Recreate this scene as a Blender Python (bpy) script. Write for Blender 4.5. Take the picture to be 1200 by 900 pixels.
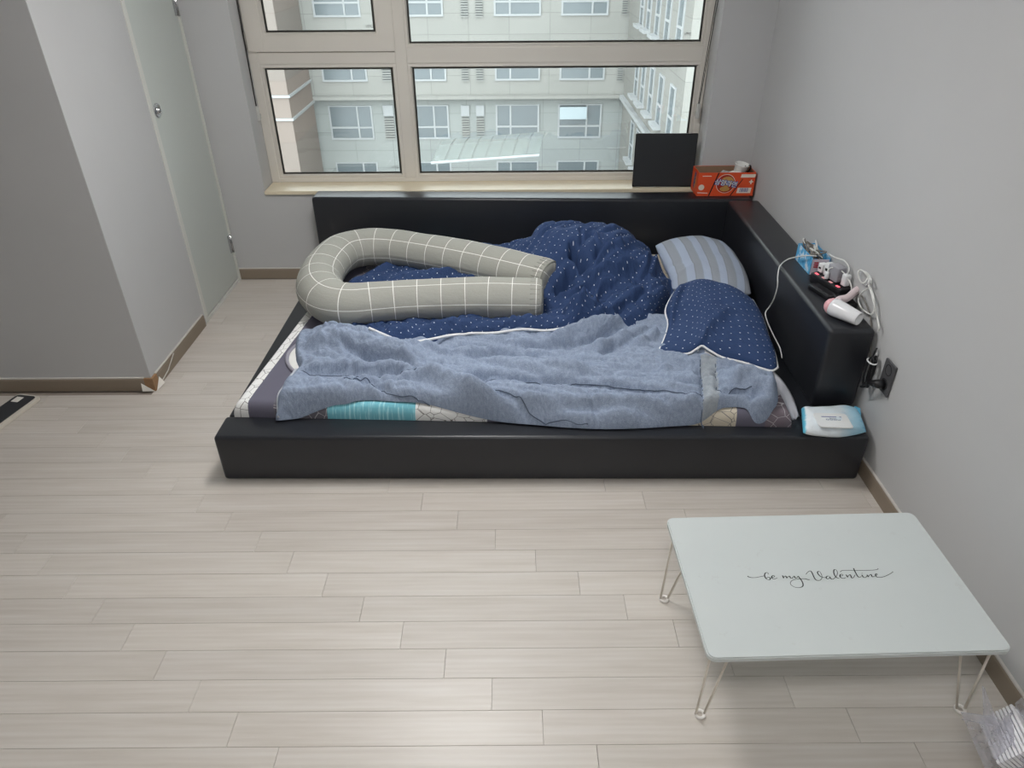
import bpy, bmesh, math, random
import numpy as np
from mathutils import Vector, Matrix, noise
from mathutils.geometry import delaunay_2d_cdt

for o in list(bpy.data.objects):
    bpy.data.objects.remove(o)
scene = bpy.context.scene
COL = scene.collection
rnd = random.Random(7)

# ------------------------------------------------------------------ camera
CAM_H = 1.725
FOC = 826.82
_p, _w, _r = (math.radians(a) for a in (32.579, 0.0275, -0.386))
_F = np.array([math.sin(_w)*math.cos(_p), math.cos(_w)*math.cos(_p), -math.sin(_p)])
_R0 = np.array([math.cos(_w), -math.sin(_w), 0.0])
_U0 = np.cross(_R0, _F)
_R = math.cos(_r)*_R0 + math.sin(_r)*_U0
_U = -math.sin(_r)*_R0 + math.cos(_r)*_U0
cd = bpy.data.cameras.new('camera')
cam = bpy.data.objects.new('camera', cd)
COL.objects.link(cam)
cam.matrix_world = Matrix(((_R[0], _U[0], -_F[0], 0), (_R[1], _U[1], -_F[1], 0),
                           (_R[2], _U[2], -_F[2], CAM_H), (0, 0, 0, 1)))
cd.sensor_width = 36
cd.lens = FOC/1200*36
cd.clip_start = 0.05
cd.clip_end = 300
scene.camera = cam

def ray(x, y):
    return (x-600)/FOC*_R - (y-450)/FOC*_U + _F
def _hit(x, y, ax, v):
    d = ray(x, y)
    t = (v-(0, 0, CAM_H)[ax])/d[ax]
    return np.array([0, 0, CAM_H]) + t*d
def P(x, y, z=0.0): return _hit(x, y, 2, z)      # pixel on a level surface of height z
def PY(x, y, v): return _hit(x, y, 1, v)         # pixel on a wall facing us
def PX(x, y, v): return _hit(x, y, 0, v)         # pixel on a side wall
def pick(px, py, h):
    """pixel on a height field h(x,y)"""
    d = ray(px, py)
    lo = None
    for t in np.linspace(1.8, 4.6, 700):
        q = np.array([0, 0, CAM_H]) + t*d
        if q[2] <= h(np.array([q[0]]), np.array([q[1]]))[0]:
            return q
    return P(px, py, .3)

# ------------------------------------------------------------------ world and exposure
world = bpy.data.worlds.new('world')
scene.world = world
world.use_nodes = True
bg = world.node_tree.nodes['Background']
bg.inputs[0].default_value = (0.90, 0.95, 1.0, 1)
bg.inputs[1].default_value = 6.5
scene.view_settings.view_transform = 'Standard'
scene.view_settings.look = 'None'
scene.view_settings.gamma = 1
scene.view_settings.use_curve_mapping = False
scene.view_settings.exposure = 0.0
LAMP_MAIN = 38.0      # radiance of the lamp over the bed
LAMP_DESK = 27.0      # radiance of the lamp over the camera's side

# ------------------------------------------------------------------ helpers
def lin(c):
    return tuple(((v/255)/12.92 if v/255 <= .04045 else ((v/255+.055)/1.055)**2.4) for v in c)

def obj(name, me, mat=None, parent=None, smooth=False):
    o = bpy.data.objects.new(name, me)
    COL.objects.link(o)
    if mat is not None:
        me.materials.clear()
        for m in (mat if isinstance(mat, (list, tuple)) else [mat]):
            me.materials.append(m)
    if smooth:
        me.polygons.foreach_set('use_smooth', [True]*len(me.polygons))
    if parent is not None:
        o.parent = parent
    return o
def empty(name, loc=(0, 0, 0), rz=0.0):
    o = bpy.data.objects.new(name, None)
    COL.objects.link(o)
    o.location = loc
    o.rotation_euler = (0, 0, rz)
    o.empty_display_size = .05
    return o
def tag(o, label=None, cat=None, group=None, kind=None):
    if label: o['label'] = label
    if cat: o['category'] = cat
    if group: o['group'] = group
    if kind: o['kind'] = kind
    return o
def me_from(verts, faces, uvs=None):
    me = bpy.data.meshes.new('m')
    me.from_pydata([tuple(map(float, v)) for v in verts], [], [tuple(f) for f in faces])
    me.update()
    if uvs is not None:
        ul = me.uv_layers.new(name='UVMap')
        li = np.zeros(len(me.loops), dtype=np.int32)
        me.loops.foreach_get('vertex_index', li)
        ul.data.foreach_set('uv', np.asarray(uvs, dtype=np.float32)[li].ravel())
    return me
def bm_me(bm):
    bmesh.ops.recalc_face_normals(bm, faces=bm.faces)
    me = bpy.data.meshes.new('m')
    bm.to_mesh(me)
    bm.free()
    return me
def box_me(x0, x1, y0, y1, z0, z1, bev=0.0, seg=3, only=None):
    bm = bmesh.new()
    bmesh.ops.create_cube(bm, size=1)
    for v in bm.verts:
        v.co = Vector(((x0+x1)/2+v.co.x*(x1-x0), (y0+y1)/2+v.co.y*(y1-y0), (z0+z1)/2+v.co.z*(z1-z0)))
    if bev > 0:
        bmesh.ops.bevel(bm, geom=bm.edges[:], offset=bev, segments=seg, affect='EDGES', profile=.5)
    return bm_me(bm)
def boxes_me(lst, bev=0.0):
    bm = bmesh.new()
    for (x0, x1, y0, y1, z0, z1) in lst:
        r = bmesh.ops.create_cube(bm, size=1)
        for v in r['verts']:
            v.co = Vector(((x0+x1)/2+v.co.x*(x1-x0), (y0+y1)/2+v.co.y*(y1-y0), (z0+z1)/2+v.co.z*(z1-z0)))
    if bev > 0:
        bmesh.ops.bevel(bm, geom=bm.edges[:], offset=bev, segments=2, affect='EDGES')
    return bm_me(bm)
def prism_me(outline, z0, z1, bev=0.0, seg=2):
    bm = bmesh.new()
    vs = [bm.verts.new((p[0], p[1], z0)) for p in outline]
    f = bm.faces.new(vs)
    r = bmesh.ops.extrude_face_region(bm, geom=[f])
    for e in r['geom']:
        if isinstance(e, bmesh.types.BMVert): e.co.z = z1
    if bev > 0:
        es = [e for e in bm.edges if abs(e.verts[0].co.z-e.verts[1].co.z) < 1e-6]
        bmesh.ops.bevel(bm, geom=es, offset=bev, segments=seg, affect='EDGES')
    return bm_me(bm)
def round_rect(w, d, r, n=6):
    pts = []
    for cx, cy, a0 in ((w/2-r, d/2-r, 0), (-w/2+r, d/2-r, 90), (-w/2+r, -d/2+r, 180), (w/2-r, -d/2+r, 270)):
        for i in range(n+1):
            a = math.radians(a0+90*i/n)
            pts.append((cx+r*math.cos(a), cy+r*math.sin(a)))
    return pts
def crom(pts, n=8, closed=False):
    pts = [np.array(p, float) for p in pts]
    m = len(pts)
    out = []
    for i in range(m if closed else m-1):
        if closed:
            a, b, c, d = pts[(i-1) % m], pts[i], pts[(i+1) % m], pts[(i+2) % m]
        else:
            a, b, c, d = pts[max(i-1, 0)], pts[i], pts[i+1], pts[min(i+2, m-1)]
        for k in range(n):
            t = k/n
            out.append(.5*((2*b)+(-a+c)*t+(2*a-5*b+4*c-d)*t*t+(-a+3*b-3*c+d)*t**3))
    if not closed: out.append(pts[-1])
    return out
def tube_data(path, rad, seg=8, closed=False, caps=True):
    path = [Vector(map(float, p)) for p in path]
    n = len(path)
    rads = rad if isinstance(rad, (list, tuple, np.ndarray)) else [rad]*n
    verts, faces = [], []
    prev = None
    for i in range(n):
        if closed: t = path[(i+1) % n]-path[i-1]
        else: t = path[min(i+1, n-1)]-path[max(i-1, 0)]
        if t.length < 1e-9: t = Vector((0, 0, 1))
        t.normalize()
        if prev is None:
            ref = Vector((0, 0, 1)) if abs(t.z) < .9 else Vector((1, 0, 0))
            u = t.cross(ref).normalized()
        else:
            u = (prev-t*prev.dot(t)).normalized()
        prev = u
        v = t.cross(u)
        for k in range(seg):
            a = 2*math.pi*k/seg
            verts.append(path[i]+(u*math.cos(a)+v*math.sin(a))*float(rads[i]))
    m = n if closed else n-1
    for i in range(m):
        for k in range(seg):
            a, b = i*seg+k, i*seg+(k+1) % seg
            c, d = ((i+1) % n)*seg+(k+1) % seg, ((i+1) % n)*seg+k
            faces.append((a, b, c, d))
    if caps and not closed:
        faces.append(tuple(range(seg))[::-1])
        faces.append(tuple((n-1)*seg+k for k in range(seg)))
    return verts, faces
def tube_me(path, rad, seg=8, closed=False):
    return me_from(*tube_data(path, rad, seg, closed))
def tubes_me(paths, rad, seg=8):
    V, Fc = [], []
    for p in paths:
        v, f = tube_data(p, rad, seg)
        o = len(V)
        V += v
        Fc += [tuple(i+o for i in q) for q in f]
    return me_from(V, Fc)
def lathe_me(profile, seg=24):
    verts, faces = [], []
    for (r, z) in profile:
        for k in range(seg):
            a = 2*math.pi*k/seg
            verts.append((r*math.cos(a), r*math.sin(a), z))
    for i in range(len(profile)-1):
        for k in range(seg):
            faces.append((i*seg+k, i*seg+(k+1) % seg, (i+1)*seg+(k+1) % seg, (i+1)*seg+k))
    faces.append(tuple(range(seg))[::-1])
    faces.append(tuple((len(profile)-1)*seg+k for k in range(seg)))
    return me_from(verts, faces)
def quad_me(a, b, c, d):
    return me_from([a, b, c, d], [(0, 1, 2, 3)], [(0, 0), (1, 0), (1, 1), (0, 1)])
def text_me(body, size, shear=0.0, offset=0.0, extrude=0.0003):
    cu = bpy.data.curves.new('t', 'FONT')
    cu.body = body
    cu.size = size
    cu.align_x = 'CENTER'
    cu.align_y = 'CENTER'
    cu.shear = shear
    cu.offset = offset
    cu.extrude = extrude
    cu.resolution_u = 3
    o = bpy.data.objects.new('t', cu)
    COL.objects.link(o)
    dg = bpy.context.evaluated_depsgraph_get()
    me = bpy.data.meshes.new_from_object(o.evaluated_get(dg))
    bpy.data.objects.remove(o)
    return me

# ------------------------------------------------------------------ materials
class NT:
    def __init__(s, name, rough=.6, spec=.5, color=(.5, .5, .5)):
        s.m = bpy.data.materials.new(name)
        s.m.use_nodes = True
        s.t = s.m.node_tree
        s.b = s.t.nodes['Principled BSDF']
        s.b.inputs['Roughness'].default_value = rough
        s.b.inputs['Specular IOR Level'].default_value = spec
        s.b.inputs['Base Color'].default_value = (*color, 1)
    def n(s, kind, **kw):
        nd = s.t.nodes.new('ShaderNode'+kind)
        for k, v in kw.items(): setattr(nd, k, v)
        return nd
    def l(s, a, b): s.t.links.new(a, b)
    def math(s, op, a, b=None, c=None):
        nd = s.n('Math', operation=op)
        for i, v in enumerate((a, b, c)):
            if v is None: continue
            if isinstance(v, (int, float)): nd.inputs[i].default_value = v
            else: s.l(v, nd.inputs[i])
        return nd.outputs[0]
    def vmath(s, op, a, b=None, scale=None):
        nd = s.n('VectorMath', operation=op)
        for i, v in enumerate((a, b)):
            if v is None: continue
            if isinstance(v, tuple): nd.inputs[i].default_value = v
            else: s.l(v, nd.inputs[i])
        if scale is not None: nd.inputs['Scale'].default_value = scale
        return nd.outputs['Value'] if op in ('LENGTH', 'DISTANCE', 'DOT_PRODUCT') else nd.outputs['Vector']
    def mix(s, f, a, b):
        nd = s.n('Mix', data_type='RGBA')
        if isinstance(f, (int, float)): nd.inputs[0].default_value = f
        else: s.l(f, nd.inputs[0])
        for i, v in ((6, a), (7, b)):
            if isinstance(v, tuple): nd.inputs[i].default_value = (*v[:3], 1)
            else: s.l(v, nd.inputs[i])
        return nd.outputs[2]
    def coord(s, which='Object', scale=(1, 1, 1)):
        tc = s.n('TexCoord')
        mp = s.n('Mapping')
        mp.inputs['Scale'].default_value = scale
        s.l(tc.outputs[which], mp.inputs['Vector'])
        return mp.outputs[0]
    def noise(s, vec, scale, detail=3, rough=.5):
        nd = s.n('TexNoise')
        nd.inputs['Scale'].default_value = scale
        nd.inputs['Detail'].default_value = detail
        nd.inputs['Roughness'].default_value = rough
        s.l(vec, nd.inputs['Vector'])
        return nd.outputs['Fac']
    def ramp(s, f, stops, interp='LINEAR'):
        nd = s.n('ValToRGB')
        nd.color_ramp.interpolation = interp
        el = nd.color_ramp.elements
        while len(el) < len(stops): el.new(.5)
        for e, (p, c) in zip(el, stops):
            e.position = p
            e.color = (*c, 1)
        s.l(f, nd.inputs[0])
        return nd.outputs[0]
    def bump(s, h, strength=.2, dist=.01):
        nd = s.n('Bump')
        nd.inputs['Strength'].default_value = strength
        nd.inputs['Distance'].default_value = dist
        s.l(h, nd.inputs['Height'])
        s.l(nd.outputs[0], s.b.inputs['Normal'])
    def col(s, c): s.l(c, s.b.inputs['Base Color'])

def plain(name, rgb, rough=.5, spec=.5, metal=0.0, var=.04, scale=30, bump=0.0, emit=None):
    """single-coloured material with a little procedural variation"""
    k = NT(name, rough, spec)
    c = lin(rgb)
    v = k.noise(k.coord('Object'), scale)
    k.col(k.mix(v, tuple(x*(1-var) for x in c), tuple(min(1, x*(1+var)) for x in c)))
    k.b.inputs['Metallic'].default_value = metal
    if bump: k.bump(v, bump, .002)
    if emit:
        k.b.inputs['Emission Color'].default_value = (*lin(emit[0]), 1)
        k.b.inputs['Emission Strength'].default_value = emit[1]
    return k.m

def wall_mat():
    k = NT('wallpaper', .75, .3)
    co = k.coord('Object')
    v = k.noise(co, 2.2, 3)
    f = k.noise(co, 260, 3, .6)
    k.col(k.mix(v, lin((189, 189, 189)), lin((196, 196, 196))))
    k.bump(f, .12, .0015)
    return k.m
M_WALL = wall_mat()
M_CEIL = plain('ceiling_paper', (235, 235, 233), .8, .2)
M_DOORP = plain('door_film', (196, 201, 196), .42, .4, var=.015, scale=3)
M_JAMB = plain('door_frame_white', (214, 214, 208), .5, .4, var=.02)
M_BASEB = plain('baseboard_brown', (140, 127, 112), .5, .4, var=.06, scale=8)
M_WRAPEDGE = plain('wallpaper_edge', (206, 202, 196), .7, .2)
M_TAN = plain('bare_fibreboard', (160, 128, 98), .85, .1, var=.2, scale=60)
M_PAPER = plain('torn_paper', (232, 228, 220), .8, .2)
M_CHROME = plain('chrome', (200, 200, 202), .18, .5, metal=1.0)
M_DARK = plain('dark_gap', (38, 38, 38), .7, .2)
M_FRAME = plain('window_pvc', (216, 211, 202), .45, .4, var=.05, scale=4)
M_SILL = plain('window_sill_cream', (226, 214, 188), .4, .4, var=.04, scale=6)
M_GASKET = plain('gasket_rubber', (52, 52, 48), .6, .3)
M_BEAD = plain('glazing_bead', (225, 224, 218), .4, .4)

def wood_mat():
    k = NT('floor_plank_wood', .36, .45)
    tc = k.n('TexCoord')
    oi = k.n('ObjectInfo')
    off = k.n('CombineXYZ')
    k.l(k.math('MULTIPLY', oi.outputs['Random'], 37.0), off.inputs[0])
    k.l(k.math('MULTIPLY', oi.outputs['Random'], 91.0), off.inputs[1])
    v = k.vmath('ADD', tc.outputs['Object'], off.outputs[0])
    mp = k.n('Mapping')
    mp.inputs['Scale'].default_value = (2.2, 34, 1)
    k.l(v, mp.inputs['Vector'])
    mp2 = k.n('Mapping')
    mp2.inputs['Scale'].default_value = (5, 160, 1)
    k.l(v, mp2.inputs['Vector'])
    g1 = k.noise(mp.outputs[0], 1.0, 5, .6)
    wv = k.n('TexWave', wave_type='BANDS', bands_direction='Y')
    wv.inputs['Scale'].default_value = .55
    wv.inputs['Distortion'].default_value = 5.0
    wv.inputs['Detail'].default_value = 3
    wv.inputs['Detail Scale'].default_value = .7
    k.l(mp.outputs[0], wv.inputs['Vector'])
    g2 = k.noise(mp2.outputs[0], 1.0, 3, .6)
    c = k.ramp(g1, [(.25, lin((190, 181, 170))), (.5, lin((204, 196, 187))), (.75, lin((213, 207, 200)))])
    c = k.mix(k.math('MULTIPLY', wv.outputs['Fac'], .22), c, lin((184, 174, 162)))
    c = k.mix(k.math('MULTIPLY', g2, .30), c, lin((212, 208, 203)))
    tone = k.math('MULTIPLY_ADD', oi.outputs['Random'], .09, .955)
    c = k.vmath('SCALE', c)
    k.l(tone, c.node.inputs['Scale'])
    k.col(c)
    k.l(k.math('MULTIPLY_ADD', g2, .14, .30), k.b.inputs['Roughness'])
    k.bump(g2, .05, .001)
    return k.m
M_WOOD = wood_mat()
M_JOINT = plain('floor_joint', (150, 140, 130), .8, .2)

def leather_mat():
    k = NT('black_leatherette', .36, .5)
    co = k.coord('Object')
    v = k.n('TexVoronoi')
    v.inputs['Scale'].default_value = 420
    k.l(co, v.inputs['Vector'])
    n = k.noise(co, 5, 3)
    k.col(k.mix(n, lin((33, 35, 40)), lin((40, 42, 47))))
    h = k.math('ADD', k.math('MULTIPLY', v.outputs['Distance'], .3), k.math('MULTIPLY', n, 2.0))
    k.bump(h, .10, .002)
    return k.m
M_LEATHER = leather_mat()

def dots_mat():
    k = NT('navy_dotted_cotton', .8, .25)
    tc = k.n('TexCoord')
    uv = tc.outputs['UV']
    s = .046
    ms = []
    for off in ((0, 0, 0), (s/2, s/2, 0)):
        q = k.vmath('FRACTION', k.vmath('SCALE', k.vmath('ADD', uv, off), scale=1/s))
        q = k.vmath('MULTIPLY', k.vmath('SUBTRACT', q, (.5, .5, 0)), (1, 1, 0))
        ms.append(k.math('LESS_THAN', k.vmath('LENGTH', q), .046))
    dot = k.math('MAXIMUM', ms[0], ms[1])
    w = k.noise(k.vmath('MULTIPLY', uv, (900, 900, 1)), 1, 2)
    b = k.mix(w, lin((40, 58, 94)), lin((54, 76, 116)))
    k.col(k.mix(dot, b, lin((206, 212, 224))))
    f = k.noise(k.vmath('MULTIPLY', uv, (24, 24, 1)), 1, 4, .6)
    k.bump(f, .6, .02)
    return k.m
M_DOTS = dots_mat()
def fleece_mat(name, a, b):
    k = NT(name, .95, .1)
    tc = k.n('TexCoord')
    uv = tc.outputs['UV']
    w = k.noise(k.vmath('MULTIPLY', uv, (420, 420, 1)), 1, 3, .7)
    w2 = k.noise(k.vmath('MULTIPLY', uv, (90, 60, 1)), 1, 3, .6)
    f = k.math('ADD', k.math('MULTIPLY', w, .7), k.math('MULTIPLY', w2, .3))
    k.col(k.ramp(f, [(.35, lin(a)), (.65, lin(b))]))
    f2 = k.noise(k.vmath('MULTIPLY', uv, (30, 22, 1)), 1, 4, .65)
    k.bump(k.math('ADD', f2, k.math('MULTIPLY', w, .04)), .45, .014)
    return k.m
M_FLEECE = fleece_mat('blue_grey_fleece', (112, 125, 147), (166, 178, 197))
M_FLEECE2 = fleece_mat('pale_grey_band', (140, 148, 156), (168, 174, 180))
def grid_mat():
    k = NT('grey_check_linen', .9, .15)
    tc = k.n('TexCoord')
    uv = tc.outputs['UV']
    sp = k.n('SeparateXYZ')
    k.l(uv, sp.inputs[0])
    ms = []
    for o in (0, 1):
        f = k.math('FRACT', sp.outputs[o])
        ms.append(k.math('LESS_THAN', f, .030))
    g = k.math('MAXIMUM', ms[0], ms[1])
    w = k.noise(k.vmath('MULTIPLY', uv, (60, 14, 1)), 1, 4, .7)
    b = k.mix(w, lin((150, 150, 142)), lin((178, 178, 170)))
    k.col(k.mix(g, b, lin((240, 240, 234))))
    f = k.noise(k.vmath('MULTIPLY', uv, (2.0, 3.0, 1)), 1, 3)
    k.bump(f, .3, .01)
    return k.m
M_GRID = grid_mat()
def stripe_mat():
    k = NT('striped_cotton', .85, .2)
    tc = k.n('TexCoord')
    sp = k.n('SeparateXYZ')
    k.l(tc.outputs['UV'], sp.inputs[0])
    f = k.math('FRACT', k.math('MULTIPLY', sp.outputs[0], 5.0))
    c = k.ramp(f, [(0, lin((166, 177, 196))), (.45, lin((142, 147, 154))), (.52, lin((150, 156, 164))), (.94, lin((152, 160, 172)))], 'CONSTANT')
    k.col(c)
    k.bump(k.noise(tc.outputs['UV'], 9, 4, .6), .3, .012)
    return k.m
M_STRIPE = stripe_mat()
def pad_mat():
    k = NT('patchwork_print', .8, .25)
    tc = k.n('TexCoord')
    uv = tc.outputs['UV']
    sp = k.n('SeparateXYZ')
    k.l(uv, sp.inputs[0])
    white, dark, darkc, teal, beige, mauve = map(lin, ((236, 236, 234), (104, 102, 116), (108, 106, 114), (120, 190, 205), (205, 196, 178), (118, 108, 116)))
    def X(px): return (PY(px, 492, 2.15)[0]+1.035)/2.09
    edges = [(0, white, 1), (X(292), dark, 0), (X(322), darkc, 1), (X(386), teal, 2), (X(492), white, 1), (X(577), dark, 0),
             (X(607), mauve, 1), (X(672), teal, 2), (X(735), beige, 1), (X(864), dark, 0), (X(897), mauve, 1)]
    base = k.ramp(sp.outputs[0], [(max(0, p), c) for p, c, t in edges], 'CONSTANT')
    crack = k.ramp(sp.outputs[0], [(max(0, p), (1, 1, 1) if t == 1 else (0, 0, 0)) for p, c, t in edges], 'CONSTANT')
    brush = k.ramp(sp.outputs[0], [(max(0, p), (1, 1, 1) if t == 2 else (0, 0, 0)) for p, c, t in edges], 'CONSTANT')
    v = k.n('TexVoronoi', feature='DISTANCE_TO_EDGE')
    v.inputs['Scale'].default_value = 21
    k.l(k.vmath('MULTIPLY', uv, (2.09, 2.01, 1)), v.inputs['Vector'])
    line = k.math('LESS_THAN', v.outputs['Distance'], .016)
    lc = k.mix(k.math('GREATER_THAN', k.n('RGBToBW').outputs[0], .4), lin((200, 196, 198)), lin((130, 126, 124)))
    bw = lc.node.inputs[0].links[0].from_node.inputs[0].links[0].from_node
    k.l(base, bw.inputs[0])
    c = k.mix(k.math('MULTIPLY', line, crack), base, lc)
    st = k.noise(k.vmath('MULTIPLY', uv, (260, 8, 1)), 1, 3, .6)
    c = k.mix(k.math('MULTIPLY', brush, k.math('GREATER_THAN', st, .55)), c, lin((170, 220, 228)))
    k.col(c)
    return k.m
M_PAD = pad_mat()
M_WHITE = plain('white_plastic', (232, 234, 234), .35, .5)
M_BLACKP = plain('black_plastic', (24, 24, 27), .4, .5)
M_GREYP = plain('grey_plastic', (160, 160, 166), .4, .5)
M_PIPE = plain('white_piping', (236, 236, 236), .7, .3)
M_SHEET = plain('pale_grey_sheet', (178, 179, 186), .85, .2, var=.06, scale=40)
M_QUILT = plain('white_quilted_cotton', (236, 236, 232), .9, .2)

# ------------------------------------------------------------------ room shell
XL, XR, YB, YJ, YD, HB = -1.609, 1.315, 3.889, 2.673, 3.318, .0635
YF, XFL, ZC = -1.3, -2.9, 2.35
def struct(name, me, mat, parent=None):
    o = obj(name, me, mat, parent)
    if parent is None: o['kind'] = 'structure'
    return o
TH = .12
floor = struct('floor', box_me(XFL-.1, XR+.1, YF-.1, YB+.05, -.12, -.008), M_JOINT)
struct('ceiling', box_me(XFL-.1, XR+.1, YF-.1, YB+.3, ZC, ZC+.1), M_CEIL)
struct('wall_right', box_me(XR, XR+TH, YF-TH, YB+.3, -.1, ZC), M_WALL)
struct('wall_front', box_me(XFL, XR, YF-TH, YF, -.1, ZC), M_WALL)
struct('wall_far_left', box_me(XFL-TH, XFL, YF-TH, YJ+.02, -.1, ZC), M_WALL)
# jutting corner: the wall facing the camera and its side with the door
struct('wall_left_front', box_me(XFL, XL-.001, YJ, YJ+.10, -.1, ZC), M_WALL)
DY0, DY1, DZ = YD, YB-.012, 2.02
struct('wall_left', boxes_me([(XL-.10, XL, YJ+.001, DY0, -.1, ZC), (XL-.10, XL, DY0, YB, DZ, ZC), (XL-.10, XL, DY1, YB+.02, -.1, DZ)]), M_WALL)
# back wall around the window opening
WX0, WX1, WZ0, WZ1, WD = -1.366, 1.048, .505, 2.12, .15
struct('wall_back', boxes_me([(XL-.1, WX0, YB, YB+.26, -.1, ZC), (WX1, XR, YB, YB+.26, -.1, ZC),
                              (WX0, WX1, YB, YB+.26, -.1, WZ0), (WX0, WX1, YB, YB+.26, WZ1, ZC)]), M_WALL)

# planks, each its own piece
PL, PW = .80, .0955
plank = prism_me(round_rect(PL-.0009, PW-.0008, .0004, 1), -.008, 0.0, bev=.0005, seg=1)
plank.materials.append(M_WOOD)
row0 = 1.9155
k0 = 0
for r in range(-22, 16):
    yc = row0-r*PW
    if yc > YB-.02 or yc < .56: continue
    x0 = -.326+r*(PL/6)
    i = -6
    while True:
        xa = x0+i*PL
        i += 1
        if xa > XR: break
        if xa+PL < -2.75: continue
        # frame of the photo only, and nothing behind the jutting wall
        if yc > YJ+.05 and xa+PL < XL: continue
        half = 1.05*(.75*(yc*.85+.95))
        if xa > half+.2 or xa+PL < -half-.2: continue
        if yc > 2.2 and xa > -.95 and xa+PL < 1.2: continue      # wholly under the bed
        a, b = max(xa, XL+.001 if yc > YJ-.03 else -2.8), min(xa+PL, XR-.001)
        if b-a < .02: continue
        if b-a < PL-.002:
            me = prism_me(round_rect(b-a-.0009, PW-.0008, .0004, 1), -.008, 0.0, bev=.0005, seg=1)
            me.materials.append(M_WOOD)
        else:
            me = plank
        o = bpy.data.objects.new('plank', me)
        COL.objects.link(o)
        o.location = ((a+b)/2, yc, 0)
        o.parent = floor
# the rest of the floor, outside the photograph's frame
struct('floor', boxes_me([(XFL, XR, YF, .56-PW*.3, -.008, -.0002)]), M_WOOD)

# baseboards
def baseboard(name, a, b, nrm):
    """a,b: ends along the wall foot; nrm: direction into the room"""
    a, b, nrm = Vector((*a, 0)), Vector((*b, 0)), Vector((*nrm, 0))
    t = .010
    prof = [(0, 0), (t, 0), (t, HB-.006), (t-.003, HB), (0, HB)]
    V = [a+nrm*p+Vector((0, 0, z)) for p, z in prof]+[b+nrm*p+Vector((0, 0, z)) for p, z in prof]
    n = len(prof)
    Fc = [(i, (i+1) % n, n+(i+1) % n, n+i) for i in range(n)]+[tuple(range(n))[::-1], tuple(range(n, 2*n))]
    me = me_from(V, Fc)
    o = struct(name, me, M_BASEB)
    c = [a+nrm*p+Vector((0, 0, z)) for p, z in ((0, HB), (t-.002, HB), (t-.002, HB+.005), (0, HB+.005))]
    d = [q+(b-a) for q in c]
    struct('cap_strip', me_from(c+d, [(0, 1, 5, 4), (1, 2, 6, 5), (2, 3, 7, 6), (3, 0, 4, 7), (0, 3, 2, 1), (4, 5, 6, 7)]), M_WRAPEDGE, o)
    return o
baseboard('baseboard_back', (XL, YB-.0005), (XR-.01, YB-.0005), (0, -1))
bl = baseboard('baseboard_left', (XL+.0005, YJ+.035), (XL+.0005, DY0-.03), (1, 0))
bj = baseboard('baseboard_jut', (XFL, YJ-.0005), (XL-.03, YJ-.0005), (0, -1))
baseboard('baseboard_right', (XR-.0005, YB-.015), (XR-.0005, YF), (-1, 0))
# torn corner of the baseboard: bare board and two curled paper flaps
cx, cy = XL, YJ
struct('bare_corner', me_from([(cx-.03, cy-.010, 0), (cx+.011, cy-.011, 0), (cx+.011, cy-.011, HB), (cx-.03, cy-.010, HB), (cx+.010, cy+.036, 0), (cx+.010, cy+.036, HB), (cx-.03, cy, HB), (cx, cy+.036, HB), (cx-.03, cy, 0), (cx, cy+.036, 0), (cx, cy, HB), (cx, cy, 0)],
       [(0, 1, 2, 3), (1, 4, 5, 2), (3, 2, 10, 6), (2, 5, 7, 10)]), M_TAN, bj)
struct('torn_flap', me_from([(cx-.043, cy-.016, .043), (cx-.043, cy-.024, .006), (cx+.008, cy-.016, .002), (cx-.043, cy-.0145, .043), (cx-.043, cy-.0225, .006), (cx+.008, cy-.0145, .002)],
       [(0, 1, 2), (5, 4, 3), (0, 3, 4, 1), (1, 4, 5, 2), (2, 5, 3, 0)]), M_PAPER, bj)
struct('torn_flap', me_from([(cx+.016, cy+.040, .045), (cx+.034, cy+.040, .014), (cx+.016, cy-.010, .001), (cx+.0145, cy+.040, .045), (cx+.0325, cy+.040, .014), (cx+.0145, cy-.010, .001)],
       [(0, 1, 2), (5, 4, 3), (0, 3, 4, 1), (1, 4, 5, 2), (2, 5, 3, 0)]), M_PAPER, bl)
struct('peeling_strip', tube_me([(cx+.012, cy+.02, .005), (cx+.020, cy+.12, .03), (cx+.013, cy+.22, .062)], .0022, 5), M_WRAPEDGE, bl)

# door in the side wall
door = empty('door_1', (XL, 0, 0))
door['kind'] = 'structure'
JW = .026
obj('door_frame', boxes_me([(-.06, .006, DY0, DY0+JW, 0, DZ), (-.06, .006, DY1-.016, DY1, 0, DZ), (-.06, .006, DY0, DY1, DZ-JW, DZ), (-.06, .003, DY0+JW, DY1-.016, 0, .016)]), M_JAMB, door)
obj('door_gap', box_me(-.05, -.04, DY0+JW, DY1-.016, .016, DZ-JW), M_DARK, door)
leaf = obj('door_leaf', box_me(-.038, -.002, DY0+JW+.005, DY1-.020, .022, DZ-JW-.004, .002, 2), M_DOORP, door)
ky, kz = (PX(184.5, 129.5, XL)[1], PX(184.5, 129.5, XL)[2])
kn = obj('handle', lathe_me([(.0001, 0), (.031, 0), (.032, .003), (.030, .006), (.024, .004), (.022, .0025), (.016, .0025), (.014, .010), (.0115, .016), (.006, .018), (.0001, .018)], 28), M_CHROME, leaf, True)
kn.rotation_euler = (0, math.radians(90), 0)
kn.location = (-.002, ky, kz)
for px, py in ((271.5, 284), (208, 4)):
    hz = PX(px, py, XL)[2]
    hg = obj('hinge', boxes_me([(-.004, .005, DY1-.045, DY1-.004, hz-.05, hz+.05)], .001), M_CHROME, door)
    obj('hinge_pin', tube_me([(.006, DY1-.018, hz-.053), (.006, DY1-.018, hz+.053)], .0055, 10), M_CHROME, hg, True)

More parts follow.
